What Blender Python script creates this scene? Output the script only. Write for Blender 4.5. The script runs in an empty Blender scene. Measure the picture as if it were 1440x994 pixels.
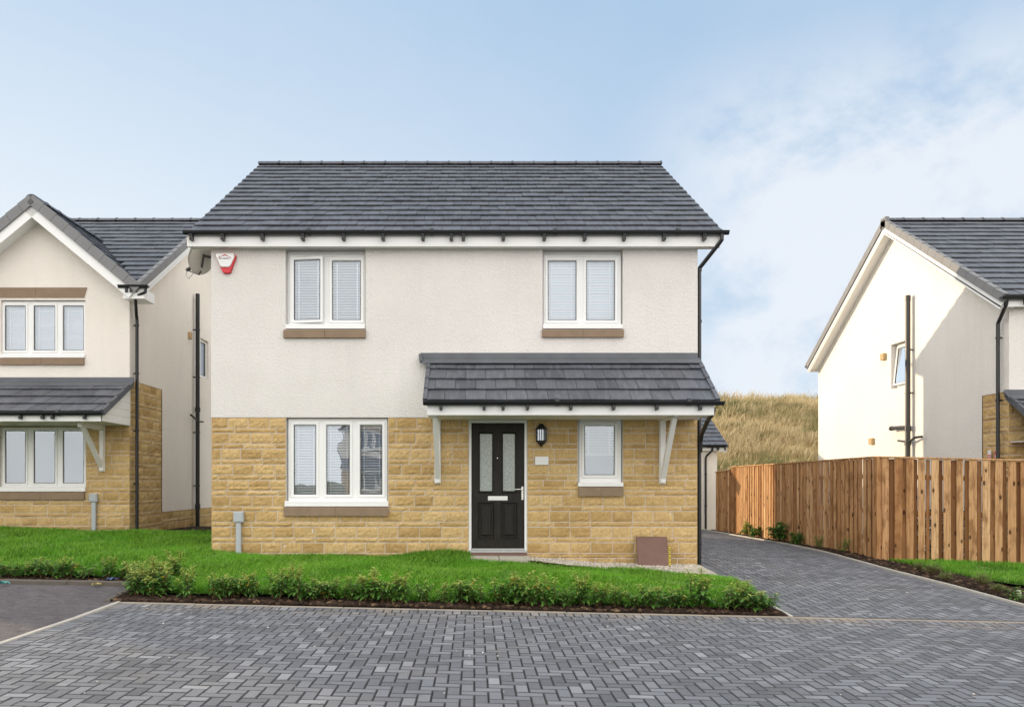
import bpy, math, random
import numpy as np
from mathutils import Vector, Matrix, noise

rng = random.Random(7)
nrng = np.random.default_rng(11)
C = bpy.context.scene.collection
R = math.radians
F = 1088.0                      # focal length in photo pixels, used to read sizes off the photo
CX, CY, EYE = 667.0, 680.0, 1.5


def fx(px, Y=12.8): return (px - CX) * Y / F
def fz(py, Y=12.8): return EYE + (CY - py) * Y / F


_PY = [-400, 8.7, 9.6, 12.8, 15.0, 18.0, 24.0, 400]
_PZ = [0.0, 0.0, 0.035, 0.2, 0.29, 0.27, 0.2, 0.2]
def G(x, y): return -0.022 * float(np.clip(x, -16, 14)) + float(np.interp(y, _PY, _PZ))
def Gv(x, y): return -0.022 * np.clip(x, -16, 14) + np.interp(y, _PY, _PZ)


# ------------------------------------------------------------------ materials
class NT:
    def __init__(s, name):
        s.m = bpy.data.materials.new(name); s.m.use_nodes = True
        s.t = s.m.node_tree; s.n = s.t.nodes; s.n.clear()
        s.out = s.n.new('ShaderNodeOutputMaterial')
        s.b = s.n.new('ShaderNodeBsdfPrincipled')
        s.link(s.b.outputs[0], s.out.inputs[0])
    def link(s, a, b): s.t.links.new(a, b)
    def node(s, kind, ins=None, **kw):
        n = s.n.new(kind)
        for k, v in kw.items(): setattr(n, k, v)
        for k, v in (ins or {}).items():
            if isinstance(v, bpy.types.NodeSocket): s.link(v, n.inputs[k])
            else: n.inputs[k].default_value = v
        return n
    def coord(s, scale=(1, 1, 1)):
        tc = s.node('ShaderNodeTexCoord')
        mp = s.node('ShaderNodeMapping', {'Vector': tc.outputs['Object'], 'Scale': scale})
        return mp.outputs[0]
    def noise(s, vec, scale, detail=3, rough=.5, dist=0):
        return s.node('ShaderNodeTexNoise', {'Vector': vec, 'Scale': scale, 'Detail': detail, 'Roughness': rough, 'Distortion': dist}).outputs['Fac']
    def voro(s, vec, scale, feature='F1', out='Distance'):
        return s.node('ShaderNodeTexVoronoi', {'Vector': vec, 'Scale': scale}, feature=feature).outputs[out]
    def attr(s, name): return s.node('ShaderNodeAttribute', attribute_name=name).outputs['Fac']
    def ramp(s, fac, stops):
        n = s.node('ShaderNodeValToRGB', {'Fac': fac})
        cr = n.color_ramp
        while len(cr.elements) < len(stops): cr.elements.new(.5)
        for e, (p, c) in zip(cr.elements, stops):
            e.position = p; e.color = tuple(c) + (1,) if len(c) == 3 else c
        return n.outputs[0]
    def mix(s, fac, a, b, mode='MIX'):
        n = s.node('ShaderNodeMix', data_type='RGBA', blend_type=mode)
        for k, v in ((0, fac), (6, a), (7, b)):
            if isinstance(v, bpy.types.NodeSocket): s.link(v, n.inputs[k])
            else: n.inputs[k].default_value = v if k == 0 else (tuple(v) + (1,) if len(v) == 3 else v)
        return n.outputs[2]
    def math(s, op, a, b=0.0, c=0.0):
        n = s.node('ShaderNodeMath', operation=op)
        for i, v in enumerate((a, b, c)):
            if isinstance(v, bpy.types.NodeSocket): s.link(v, n.inputs[i])
            else: n.inputs[i].default_value = v
        return n.outputs[0]
    def maprange(s, v, a, b, c=0.0, d=1.0, smooth=True):
        n = s.node('ShaderNodeMapRange', {'Value': v, 'From Min': a, 'From Max': b, 'To Min': c, 'To Max': d})
        if smooth: n.interpolation_type = 'SMOOTHSTEP'
        return n.outputs[0]
    def bump(s, h, strength=.3, dist=.01):
        n = s.node('ShaderNodeBump', {'Height': h, 'Strength': strength, 'Distance': dist})
        s.link(n.outputs[0], s.b.inputs['Normal'])
    def set(s, **kw):
        names = {'col': 'Base Color', 'rough': 'Roughness', 'spec': 'Specular IOR Level', 'metal': 'Metallic',
                 'trans': 'Transmission Weight', 'ior': 'IOR', 'alpha': 'Alpha', 'sub': 'Subsurface Weight'}
        for k, v in kw.items():
            i = s.b.inputs[names[k]]
            if isinstance(v, bpy.types.NodeSocket): s.link(v, i)
            elif k == 'col': i.default_value = tuple(v) + (1,)
            else: i.default_value = v
        return s


def plain(name, col, rough=.5, spec=.5, metal=0., var=.06, scale=6., bump=0.):
    t = NT(name); v = t.coord()
    n = t.noise(v, scale, 4)
    c = t.mix(n, tuple(x * (1 - var) for x in col), tuple(min(1, x * (1 + var)) for x in col))
    t.set(col=c, rough=rough, spec=spec, metal=metal)
    if bump: t.bump(t.noise(v, scale * 12, 3), bump, .004)
    return t.m


def render_mat(name, col, low):
    t = NT(name); v = t.coord()
    big = t.noise(v, .7, 5, .6)
    streak = t.noise(t.coord((3.2, 3.2, .35)), 1.0, 4, .6)
    c = t.mix(t.maprange(big, .3, .7), low, col)
    c = t.mix(t.maprange(streak, .48, .8, 0, .4), c, tuple(x * .84 for x in col))
    grit = t.voro(v, 62)
    fine = t.noise(v, 75, 4, .65)
    pit = t.maprange(t.noise(v, 19, 3, .7), .635, .70)
    c = t.mix(t.math('MULTIPLY', pit, .34), c, tuple(x * .6 for x in col))
    c = t.mix(t.maprange(fine, .35, .7, 0, .13), c, tuple(x * .72 for x in col))
    h = t.math('ADD', t.math('MULTIPLY', grit, .5), t.math('ADD', fine, t.math('MULTIPLY', t.noise(v, 26, 2), .9)))
    t.set(col=c, rough=.95, spec=.15)
    t.bump(h, .75, .015)
    return t.m


def stone_mat(name, dark, mid, light):
    t = NT(name); v = t.coord(); r = t.attr('rnd')
    base = t.ramp(r, [(0., dark), (.5, mid), (1., light)])
    n = t.noise(v, 26, 5, .65)
    c = t.mix(t.maprange(n, .38, .72, 0, .55), base, tuple(x * .62 for x in dark))
    n2 = t.noise(v, 4.3, 3, .6)
    c = t.mix(t.maprange(n2, .45, .75, 0, .4), c, tuple(min(1, x * 1.12) for x in light))
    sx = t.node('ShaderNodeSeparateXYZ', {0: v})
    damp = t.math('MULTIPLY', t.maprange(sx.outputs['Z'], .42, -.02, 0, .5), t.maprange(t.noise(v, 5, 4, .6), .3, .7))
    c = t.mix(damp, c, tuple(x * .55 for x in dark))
    spots = t.maprange(t.noise(v, 70, 2, .5), .68, .75, 0, .5)
    c = t.mix(spots, c, (.09, .065, .04))
    t.set(col=c, rough=.92, spec=.2)
    t.bump(t.math('ADD', n, t.math('MULTIPLY', t.noise(v, 95, 3), .5)), .65, .012)
    return t.m


def tile_mat(name, a, b, edge=True):
    t = NT(name); v = t.coord(); r = t.attr('rnd')
    c = t.ramp(r, [(0., a), (1., b)])
    streak = t.noise(t.coord((9, 2.0, 2.0)), 1.6, 4, .65)
    c = t.mix(t.maprange(streak, .42, .75, 0, .5), c, tuple(x * 1.75 for x in b))
    fine = t.noise(v, 48, 3, .6)
    c = t.mix(t.maprange(fine, .5, .8, 0, .35), c, tuple(x * .55 for x in a))
    warm = t.maprange(t.noise(v, 2.1, 3), .55, .75, 0, .25)
    c = t.mix(warm, c, (.12, .105, .095))
    t.set(col=c, rough=t.maprange(fine, .2, .8, .38, .6), spec=.5)
    t.bump(fine, .25, .004)
    return t.m


def wood_mat(name):
    t = NT(name); r = t.attr('rnd')
    tc = t.node('ShaderNodeTexCoord')
    off = t.node('ShaderNodeCombineXYZ', {'X': t.math('MULTIPLY', r, 37.), 'Y': t.math('MULTIPLY', r, 11.), 'Z': t.math('MULTIPLY', r, 53.)})
    vv = t.node('ShaderNodeVectorMath', {0: tc.outputs['Object'], 1: off.outputs[0]}, operation='ADD').outputs[0]
    def mp(s): return t.node('ShaderNodeMapping', {'Vector': vv, 'Scale': s}).outputs[0]
    base = t.ramp(r, [(0., (.20, .088, .034)), (.35, (.42, .21, .085)), (.7, (.55, .315, .148)), (1., (.68, .43, .22))])
    grain = t.noise(mp((26, 26, 1.3)), 1.6, 5, .65, .6)
    c = t.mix(t.maprange(grain, .42, .7, 0, .75), base, (.20, .088, .034))
    blot = t.noise(mp((5, 5, 2.2)), 1.1, 3, .6)
    c = t.mix(t.maprange(blot, .5, .68, 0, .7), c, (.21, .095, .036))
    kn = t.voro(mp((7.5, 7.5, 3.4)), 1.0)
    c = t.mix(t.maprange(kn, .1, .2, .9, 0), c, (.05, .02, .008))
    t.set(col=c, rough=.8, spec=.2)
    t.bump(grain, .3, .004)
    return t.m


def pave_mat(name):
    t = NT(name); v = t.coord(); r = t.attr('rnd')
    c = t.ramp(r, [(0., (.078, .083, .096)), (.45, (.152, .159, .178)), (.8, (.212, .22, .242)), (1., (.30, .308, .33))])
    sp = t.noise(v, 165, 3, .7)
    c = t.mix(t.maprange(sp, .4, .75, 0, .6), c, (.24, .24, .25))
    sp2 = t.noise(v, 230, 2, .6)
    c = t.mix(t.maprange(sp2, .55, .75, 0, .6), c, (.04, .042, .048))
    cloud = t.noise(v, 1.1, 5, .65)
    c = t.mix(t.maprange(cloud, .52, .74, 0, .42), c, (.225, .205, .185))
    dk = t.noise(v, .6, 4, .6)
    c = t.mix(t.maprange(dk, .54, .72, 0, .45), c, (.062, .062, .07))
    tw_ = t.noise(t.coord((.35, 2.6, 1)), .9, 4, .6, .5)
    c = t.mix(t.maprange(tw_, .52, .7, 0, .35), c, (.075, .073, .074))
    oil = t.noise(v, 3.4, 2, .4)
    c = t.mix(t.maprange(oil, .70, .78, 0, .5), c, (.05, .048, .05))
    # sand trodden along the edging course at the garden front
    sx = t.node('ShaderNodeSeparateXYZ', {0: v})
    band = t.math('MULTIPLY', t.maprange(sx.outputs['Y'], 8.55, 8.95), t.maprange(sx.outputs['Y'], 9.12, 9.2, 1, 0))
    sand = t.math('MULTIPLY', band, t.maprange(t.noise(v, 2.6, 4, .6), .4, .66, 0, .6))
    c = t.mix(sand, c, (.31, .25, .19))
    t.set(col=c, rough=.78, spec=.3)
    t.bump(t.math('ADD', sp, sp2), .6, .005)
    return t.m


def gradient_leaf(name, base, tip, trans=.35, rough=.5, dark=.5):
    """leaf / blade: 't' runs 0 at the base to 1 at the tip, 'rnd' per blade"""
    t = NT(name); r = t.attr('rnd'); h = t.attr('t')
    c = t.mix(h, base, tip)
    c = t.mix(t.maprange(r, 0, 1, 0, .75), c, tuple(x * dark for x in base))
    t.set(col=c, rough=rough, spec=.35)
    tr = t.node('ShaderNodeBsdfTranslucent', {'Color': c})
    mx = t.node('ShaderNodeMixShader', {0: trans, 1: t.b.outputs[0], 2: tr.outputs[0]})
    t.link(mx.outputs[0], t.out.inputs[0])
    return t


def glass_mat(name, tint=(.93, .96, .98), refl=.22, gloss=(.86, .93, 1.)):
    t = NT(name); t.n.remove(t.b)
    fr = t.node('ShaderNodeFresnel', {'IOR': 1.5})
    fac = t.math('ADD', fr.outputs[0], refl)
    wob = t.noise(t.coord(), 1.7, 2)
    bp = t.node('ShaderNodeBump', {'Height': wob, 'Strength': .05, 'Distance': .05})
    g = t.node('ShaderNodeBsdfGlossy', {'Color': tuple(gloss) + (1,), 'Roughness': .01, 'Normal': bp.outputs[0]})
    tr = t.node('ShaderNodeBsdfTransparent', {'Color': tuple(tint) + (1,)})
    mx = t.node('ShaderNodeMixShader', {0: fac, 1: tr.outputs[0], 2: g.outputs[0]})
    t.link(mx.outputs[0], t.out.inputs[0])
    return t.m


def ground_mat(name, c1, c2, c3, s=3., bump=.5, spec=.2):
    t = NT(name); v = t.coord()
    n = t.noise(v, s, 6, .7); n2 = t.noise(v, s * 14, 4, .7); n3 = t.noise(v, s * .2, 3)
    c = t.mix(t.maprange(n, .3, .7), c1, c2)
    c = t.mix(t.maprange(n2, .5, .75, 0, .7), c, c3)
    c = t.mix(t.maprange(n3, .4, .7, 0, .3), c, c1)
    t.set(col=c, rough=.95, spec=spec)
    t.bump(t.math('ADD', n2, n), bump, .02)
    return t.m


M = {}
M['render'] = render_mat('white_roughcast', (.82, .79, .755), (.76, .73, .695))
M['render_warm'] = render_mat('cream_roughcast', (.91, .85, .785), (.87, .81, .74))
M['render_bright'] = render_mat('bright_roughcast', (.84, .81, .765), (.80, .77, .725))
M['stone'] = stone_mat('split_buff_stone', (.45, .295, .12), (.56, .38, .165), (.65, .465, .225))
M['mortar'] = plain('mortar', (.62, .575, .54), .95, .1, var=.15, scale=30, bump=.4)
M['tile'] = tile_mat('slate_grey_tile', (.060, .064, .076), (.094, .100, .117))
M['verge'] = plain('verge_cap_grey', (.20, .20, .205), .6, .4, var=.15, scale=5)
M['pvc'] = plain('white_pvc', (.84, .84, .83), .32, .5, var=.02)
M['whitepaint'] = plain('white_painted_timber', (.80, .79, .765), .5, .4, var=.05, scale=4, bump=.1)
M['black'] = plain('black_plastic', (.012, .013, .015), .3, .5, var=.2)
M['greypipe'] = plain('dark_grey_pipe', (.035, .034, .032), .35, .5, var=.3)
M['lead'] = plain('lead_flashing', (.115, .122, .138), .5, .5, metal=.25, var=.35, scale=3, bump=.2)
M['sill'] = plain('cast_sandstone', (.27, .195, .135), .9, .2, var=.2, scale=7, bump=.4)
M['glass'] = glass_mat('window_glass')
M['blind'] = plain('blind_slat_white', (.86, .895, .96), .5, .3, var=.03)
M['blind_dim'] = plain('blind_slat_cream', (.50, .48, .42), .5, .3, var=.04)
M['tan'] = plain('tan_plastic', (.48, .33, .17), .6, .3)
M['boxgrey'] = plain('light_grey_plastic', (.42, .45, .47), .5, .4, var=.08)
M['chrome'] = plain('satin_metal', (.75, .74, .70), .25, .5, metal=.9)
M['zinc'] = plain('galvanised_steel', (.55, .56, .57), .4, .5, metal=.7, var=.15, scale=20)
M['red'] = plain('red_plastic', (.60, .02, .03), .35, .5)
M['redink'] = plain('red_ink', (.5, .04, .05), .6, .2)
M['ink'] = plain('dark_ink', (.05, .05, .06), .6, .2)
M['whiteplate'] = plain('white_plate', (.80, .80, .79), .4, .4, var=.02)
M['dish'] = plain('grey_dish_enamel', (.52, .49, .44), .45, .4, var=.1)
M['concrete'] = plain('pale_concrete', (.43, .405, .365), .9, .2, var=.18, scale=9, bump=.4)
M['kerbsand'] = plain('sandy_concrete', (.31, .265, .215), .9, .2, var=.3, scale=5, bump=.4)
M['kerbdark'] = plain('dirty_concrete', (.12, .105, .09), .9, .2, var=.35, scale=9, bump=.5)
M['slab'] = plain('riven_slab', (.46, .42, .355), .9, .2, var=.15, scale=7, bump=.5)
M['redslab'] = plain('reddish_brown_slab', (.18, .105, .085), .75, .3, var=.2, scale=5, bump=.3)
M['wood'] = wood_mat('treated_softwood')
M['pave'] = pave_mat('charcoal_block_paving')
M['blockside'] = plain('block_edge', (.085, .085, .092), .9, .2, var=.3, scale=40)
M['joint'] = ground_mat('joint_sand', (.035, .033, .032), (.055, .05, .046), (.09, .08, .07), 9, .3)
M['tarmac'] = ground_mat('worn_tarmac', (.10, .092, .10), (.18, .165, .17), (.42, .39, .385), 9, 1.)
M['soil'] = ground_mat('dark_soil', (.028, .017, .011), (.05, .032, .021), (.075, .05, .034), 9, 1.)
M['turfbase'] = ground_mat('turf_base', (.035, .085, .012), (.05, .12, .016), (.045, .05, .015), 6, .7)
M['earth'] = ground_mat('rough_earth', (.10, .12, .045), (.16, .15, .07), (.22, .18, .10), 1.4, .7)
M['gravelbase'] = ground_mat('gravel_bed', (.38, .33, .27), (.50, .45, .38), (.25, .21, .17), 20, .9)
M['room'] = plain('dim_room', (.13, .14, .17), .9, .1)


def clover_patch():
    t = NT('pebble'); r = t.attr('rnd')
    t.set(col=t.ramp(r, [(0, (.38, .32, .25)), (.5, (.62, .56, .48)), (1, (.74, .70, .64))]), rough=.85, spec=.3)
    return t.m
M['pebble'] = clover_patch()


def clod_mat():
    t = NT('soil_clod'); r = t.attr('rnd')
    t.set(col=t.ramp(r, [(0, (.018, .011, .008)), (.7, (.05, .031, .021)), (.93, (.10, .062, .04)), (1, (.20, .13, .07))]), rough=.95, spec=.15)
    t.bump(t.noise(t.coord(), 60, 4, .7), .8, .01)
    return t.m
M['clod'] = clod_mat()


def grass_mat():
    t = gradient_leaf('grass_blade', (.055, .17, .010), (.31, .62, .055), .30, .55, .75)
    # broad patches of yellower and bluer turf
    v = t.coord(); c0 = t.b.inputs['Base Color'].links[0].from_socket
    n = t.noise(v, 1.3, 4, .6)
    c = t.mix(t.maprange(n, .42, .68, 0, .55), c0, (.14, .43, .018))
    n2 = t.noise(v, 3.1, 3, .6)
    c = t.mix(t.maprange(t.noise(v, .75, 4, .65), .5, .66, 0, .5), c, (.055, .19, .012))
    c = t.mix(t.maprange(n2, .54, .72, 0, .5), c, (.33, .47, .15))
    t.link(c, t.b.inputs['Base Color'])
    for n_ in t.n:
        if n_.type == 'BSDF_TRANSLUCENT': t.link(c, n_.inputs['Color'])
    return t.m
M['grass'] = grass_mat()
M['leaf'] = gradient_leaf('shrub_leaf', (.055, .16, .032), (.19, .38, .07), .3, .38, .5).m
M['leaf_tip'] = gradient_leaf('young_shrub_leaf', (.32, .43, .06), (.62, .64, .20), .4, .45, .7).m
M['leaf_yellow'] = gradient_leaf('turning_leaf', (.55, .33, .015), (.65, .40, .02), .3, .5, .8).m
M['needle'] = gradient_leaf('pale_needle', (.15, .21, .055), (.42, .46, .19), .3, .6, .6).m
M['hedge'] = gradient_leaf('hedge_leaf', (.012, .035, .010), (.035, .08, .02), .25, .5, .5).m
M['stem'] = plain('reddish_stem', (.15, .10, .045), .7, .3, var=.3)
def dry_mat():
    t = gradient_leaf('dry_hill_grass', (.42, .31, .15), (.86, .71, .44), .35, .8, .8)
    v = t.coord((.35, .8, 1)); c0 = t.b.inputs['Base Color'].links[0].from_socket
    c = t.mix(t.maprange(t.noise(v, .32, 5, .65), .47, .57, 0, .85), c0, (.14, .16, .05))
    c = t.mix(t.maprange(t.noise(v, .8, 3, .6), .55, .7, 0, .5), c, (.42, .27, .12))
    t.link(c, t.b.inputs['Base Color'])
    for n_ in t.n:
        if n_.type == 'BSDF_TRANSLUCENT': t.link(c, n_.inputs['Color'])
    return t.m
M['dry'] = dry_mat()


def hill_mat():
    t = NT('dry_grass_hill'); v = t.coord((.5, 1, 1))
    n = t.noise(v, .22, 6, .65); n2 = t.noise(v, 2.4, 5, .7)
    c = t.mix(t.maprange(n2, .3, .7), (.46, .34, .15), (.68, .53, .28))
    c = t.mix(t.maprange(n, .5, .64, 0, .85), c, (.15, .16, .05))
    t.set(col=c, rough=1, spec=.1)
    t.bump(n2, 1., .4)
    return t.m
M['hill'] = hill_mat()


def door_mat():
    t = NT('black_woodgrain_door')
    g = t.noise(t.coord((34, 34, 2.4)), 1.4, 6, .65, 1.2)
    c = t.mix(t.maprange(g, .35, .7), (.007, .006, .005), (.024, .020, .016))
    t.set(col=c, rough=.5, spec=.28); t.bump(g, .5, .004)
    return t.m
M['door'] = door_mat()


def frost_mat():
    t = NT('obscure_glass'); v = t.coord()
    w = t.voro(v, 55, 'SMOOTH_F1'); n = t.noise(v, 38, 2)
    t.set(col=t.mix(t.maprange(n, .35, .65), (.27, .30, .28), (.36, .40, .375)), rough=.12, spec=.8)
    t.bump(t.math('ADD', w, n), .3, .006)
    return t.m
M['frost'] = frost_mat()


# ------------------------------------------------------------------ mesh builder
class MB:
    def __init__(s, T=None):
        s.v, s.f, s.r, s.mi, s.tt = [], [], [], [], None
        s.T = T
    def add(s, verts, faces, rnd=.5, mat=0):
        o = len(s.v)
        s.v.extend([s.T(*p) for p in verts] if s.T else [tuple(p) for p in verts])
        for f in faces:
            s.f.append([i + o for i in f]); s.r.append(rnd); s.mi.append(mat)
    def quad(s, a, b, c, d, rnd=.5, mat=0): s.add([a, b, c, d], [(0, 1, 2, 3)], rnd, mat)
    def box(s, x0, x1, y0, y1, z0, z1, c=0., rnd=.5, mat=0, M4=None):
        if x1 < x0: x0, x1 = x1, x0
        if y1 < y0: y0, y1 = y1, y0
        if z1 < z0: z0, z1 = z1, z0
        if c <= 0:
            vs = [(x0, y0, z0), (x1, y0, z0), (x1, y1, z0), (x0, y1, z0), (x0, y0, z1), (x1, y0, z1), (x1, y1, z1), (x0, y1, z1)]
            fs = [(0, 3, 2, 1), (4, 5, 6, 7), (0, 1, 5, 4), (1, 2, 6, 5), (2, 3, 7, 6), (3, 0, 4, 7)]
        else:
            vs, idx = [], {}
            X, Y, Z = (x0, x1), (y0, y1), (z0, z1)
            for i in (0, 1):
                for j in (0, 1):
                    for k in (0, 1):
                        p = (X[i], Y[j], Z[k]); sg = (1 - 2 * i, 1 - 2 * j, 1 - 2 * k)
                        for a in range(3):   # vertex lying on the face of axis a
                            q = [p[t] + (0 if t == a else sg[t] * c) for t in range(3)]
                            idx[i, j, k, a] = len(vs); vs.append(tuple(q))
            fs = []
            for a in range(3):
                b, d = [t for t in range(3) if t != a]
                for s_ in (0, 1):
                    ring = []
                    for (m, n) in ((0, 0), (1, 0), (1, 1), (0, 1)):
                        k = [0, 0, 0]; k[a] = s_; k[b] = m; k[d] = n
                        ring.append(idx[k[0], k[1], k[2], a])
                    fs.append(tuple(ring))
            for a in range(3):            # edges along axis a
                b, d = [t for t in range(3) if t != a]
                for m in (0, 1):
                    for n in (0, 1):
                        k0 = [0, 0, 0]; k0[b] = m; k0[d] = n; k1 = list(k0); k1[a] = 1
                        fs.append((idx[(*k0, b)], idx[(*k1, b)], idx[(*k1, d)], idx[(*k0, d)]))
            for i in (0, 1):
                for j in (0, 1):
                    for k in (0, 1):
                        fs.append((idx[i, j, k, 0], idx[i, j, k, 1], idx[i, j, k, 2]))
        if M4 is not None: vs = [tuple(M4 @ Vector(p)) for p in vs]
        s.add(vs, fs, rnd, mat)
    def bar(s, a, b, w, h, c=.004, up=(0, 0, 1), rnd=.5, mat=0):
        """square bar from a to b, w across, h along 'up'"""
        a, b = Vector(a), Vector(b); d = (b - a); L = d.length; d.normalize()
        u = Vector(up); x = d.cross(u).normalized(); u = x.cross(d)
        m = Matrix((( *x, 0), (*d, 0), (*u, 0), (0, 0, 0, 1))).transposed(); m.translation = a
        s.box(-w / 2, w / 2, 0, L, -h / 2, h / 2, c, rnd, mat, m)
    def tube(s, pts, r, n=10, rnd=.5, mat=0, caps=True):
        pts = [Vector(p) for p in pts]
        rs = r if isinstance(r, (list, tuple)) else [r] * len(pts)
        vs, fs = [], []
        t0 = (pts[1] - pts[0]).normalized()
        ref = Vector((0, 0, 1)) if abs(t0.z) < .9 else Vector((0, 1, 0))
        x = t0.cross(ref).normalized()
        for i, p in enumerate(pts):
            if i == 0: t = t0
            elif i == len(pts) - 1: t = (pts[i] - pts[i - 1]).normalized()
            else: t = ((pts[i + 1] - p).normalized() + (p - pts[i - 1]).normalized()).normalized()
            x = (x - t * x.dot(t)).normalized(); y = t.cross(x)
            for k in range(n):
                a = 2 * math.pi * k / n
                vs.append(tuple(p + (x * math.cos(a) + y * math.sin(a)) * rs[i]))
        for i in range(len(pts) - 1):
            for k in range(n):
                k2 = (k + 1) % n
                fs.append((i * n + k, i * n + k2, (i + 1) * n + k2, (i + 1) * n + k))
        if caps:
            fs.append(tuple(range(n - 1, -1, -1))); fs.append(tuple((len(pts) - 1) * n + k for k in range(n)))
        s.add(vs, fs, rnd, mat)
    def loft_rects(s, loops, close_last=False, rnd=.5, mat=0):
        """loops: list of ((u0,u1,z0,z1), n) in (u, n, z) space"""
        vs, fs = [], []
        for (u0, u1, z0, z1), n in loops:
            vs += [(u0, n, z0), (u1, n, z0), (u1, n, z1), (u0, n, z1)]
        for i in range(len(loops) - 1):
            for k in range(4):
                k2 = (k + 1) % 4
                fs.append((i * 4 + k, i * 4 + k2, i * 4 + 4 + k2, i * 4 + 4 + k))
        if close_last:
            o = (len(loops) - 1) * 4; fs.append((o, o + 1, o + 2, o + 3))
        s.add(vs, fs, rnd, mat)
    def panel(s, u0, u1, z0, z1, n, holes=(), reveal=.1, rnd=.5, mat=0, edges=True):
        """sheet at depth n with rectangular holes and reveals going inwards"""
        us = sorted({u0, u1, *[min(max(h[k], u0), u1) for h in holes for k in (0, 1)]})
        zs = sorted({z0, z1, *[min(max(h[k], z0), z1) for h in holes for k in (2, 3)]})
        for i in range(len(us) - 1):
            for j in range(len(zs) - 1):
                cu, cz = (us[i] + us[i + 1]) / 2, (zs[j] + zs[j + 1]) / 2
                if any(h[0] < cu < h[1] and h[2] < cz < h[3] for h in holes): continue
                s.quad((us[i], n, zs[j]), (us[i + 1], n, zs[j]), (us[i + 1], n, zs[j + 1]), (us[i], n, zs[j + 1]), rnd, mat)
        for h in holes:
            a, b = max(h[0], u0), min(h[1], u1); c, d = max(h[2], z0), min(h[3], z1)
            if a >= b or c >= d: continue
            m = n - reveal
            s.quad((a, n, c), (a, m, c), (a, m, d), (a, n, d), rnd, mat)
            s.quad((b, n, c), (b, m, c), (b, m, d), (b, n, d), rnd, mat)
            s.quad((a, n, d), (b, n, d), (b, m, d), (a, m, d), rnd, mat)
            s.quad((a, n, c), (b, n, c), (b, m, c), (a, m, c), rnd, mat)
        if edges:
            m = n - .05
            s.quad((u0, n, z0), (u1, n, z0), (u1, m, z0), (u0, m, z0), rnd, mat)
    def build(s, name, mats, parent=None, smooth=False):
        me = bpy.data.meshes.new(name)
        off = Vector((0, 0, 0)); p = parent
        while p is not None: off += p.location; p = p.parent
        V = [(x - off.x, y - off.y, z - off.z) for x, y, z in s.v]
        me.from_pydata(V, [], s.f)
        if not isinstance(mats, (list, tuple)): mats = [mats]
        for m in mats: me.materials.append(m)
        if len(mats) > 1: me.polygons.foreach_set('material_index', s.mi)
        a = me.attributes.new('rnd', 'FLOAT', 'FACE'); a.data.foreach_set('value', s.r)
        if s.tt is not None:
            a = me.attributes.new('t', 'FLOAT', 'POINT'); a.data.foreach_set('value', s.tt)
        if smooth: me.polygons.foreach_set('use_smooth', [True] * len(me.polygons))
        me.update()
        o = bpy.data.objects.new(name, me); C.objects.link(o)
        if parent: o.parent = parent
        return o


def tag(o, label, cat, group=None):
    o['label'] = label; o['category'] = cat
    if group: o['group'] = group
    return o


def thing(name, label, cat, loc, group=None):
    o = bpy.data.objects.new(name, None); C.objects.link(o)
    o.location = loc; o.empty_display_size = .2
    return tag(o, label, cat, group)


def struct(o): o['kind'] = 'structure'; return o
def stuff(o, label, cat): o['kind'] = 'stuff'; return tag(o, label, cat)


def dup(root, loc, rotz=0., label=None, group=None, scale=None):
    def cp(o, parent):
        c = o.copy(); C.objects.link(c)
        if parent is not None: c.parent = parent
        for ch in kids.get(o, ()): cp(ch, c)
        return c
    kids = {}
    for o in bpy.data.objects:
        if o.parent: kids.setdefault(o.parent, []).append(o)
    r = cp(root, None); r.location = loc; r.rotation_euler = (0, 0, rotz)
    if scale: r.scale = scale
    if label: r['label'] = label
    if group: r['group'] = group
    return r


# wall frames: (u along the wall, n outwards, z)
def front_T(y): return lambda u, n, z: (u, y - n, z)
def left_T(x): return lambda u, n, z: (x - n, u, z)       # wall facing -X
def right_T(x): return lambda u, n, z: (x + n, u, z)      # wall facing +X
def back_T(y): return lambda u, n, z: (u, y + n, z)


# ------------------------------------------------------------------ building pieces
def stone_panel(mb, u0, u1, z0, z1, holes, seed, step=.05, mort=1):
    """coursed split-face blocks, thick and thin courses in turn, counted from the top; material 0 block, 1 mortar"""
    rg = random.Random(seed)
    mb.panel(u0, u1, z0, z1, -.004, holes, .09, .5, mort, edges=False)
    z, k = z1, 0
    while z > z0 + .02:
        h = .171 if k % 2 == 0 else .0765
        a, b = max(z - h, z0), z - .005
        cuts = sorted({a, b, *[q for hh in holes for q in (hh[2], hh[3]) if a + .004 < q < b - .004]})
        L = .345 if k % 2 == 0 else .5
        off = rg.random() * L
        for lo, hi in zip(cuts[:-1], cuts[1:]):
            segs = [(u0, u1)]
            for hh in holes:
                if hh[2] < (lo + hi) / 2 < hh[3]:
                    ns = []
                    for s0, s1 in segs:
                        if hh[1] <= s0 or hh[0] >= s1: ns.append((s0, s1)); continue
                        if hh[0] > s0: ns.append((s0, hh[0]))
                        if hh[1] < s1: ns.append((hh[1], s1))
                    segs = ns
            for s0, s1 in segs:
                joints = [s0]
                u = u0 - off
                while u < s1:
                    u += L * rg.uniform(.94, 1.06) if k % 2 == 0 else rg.choice((.26, .345, .345, .52, .69))
                    if s0 + .07 < u < s1 - .07: joints.append(u)
                joints.append(s1)
                for p, q in zip(joints[:-1], joints[1:]):
                    g0 = 0 if p == u0 else .005; g1 = 0 if q == u1 else .005
                    block(mb, p + g0, q - g1, lo, hi, rg, step)
        z -= h + .0055; k += 1


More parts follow.
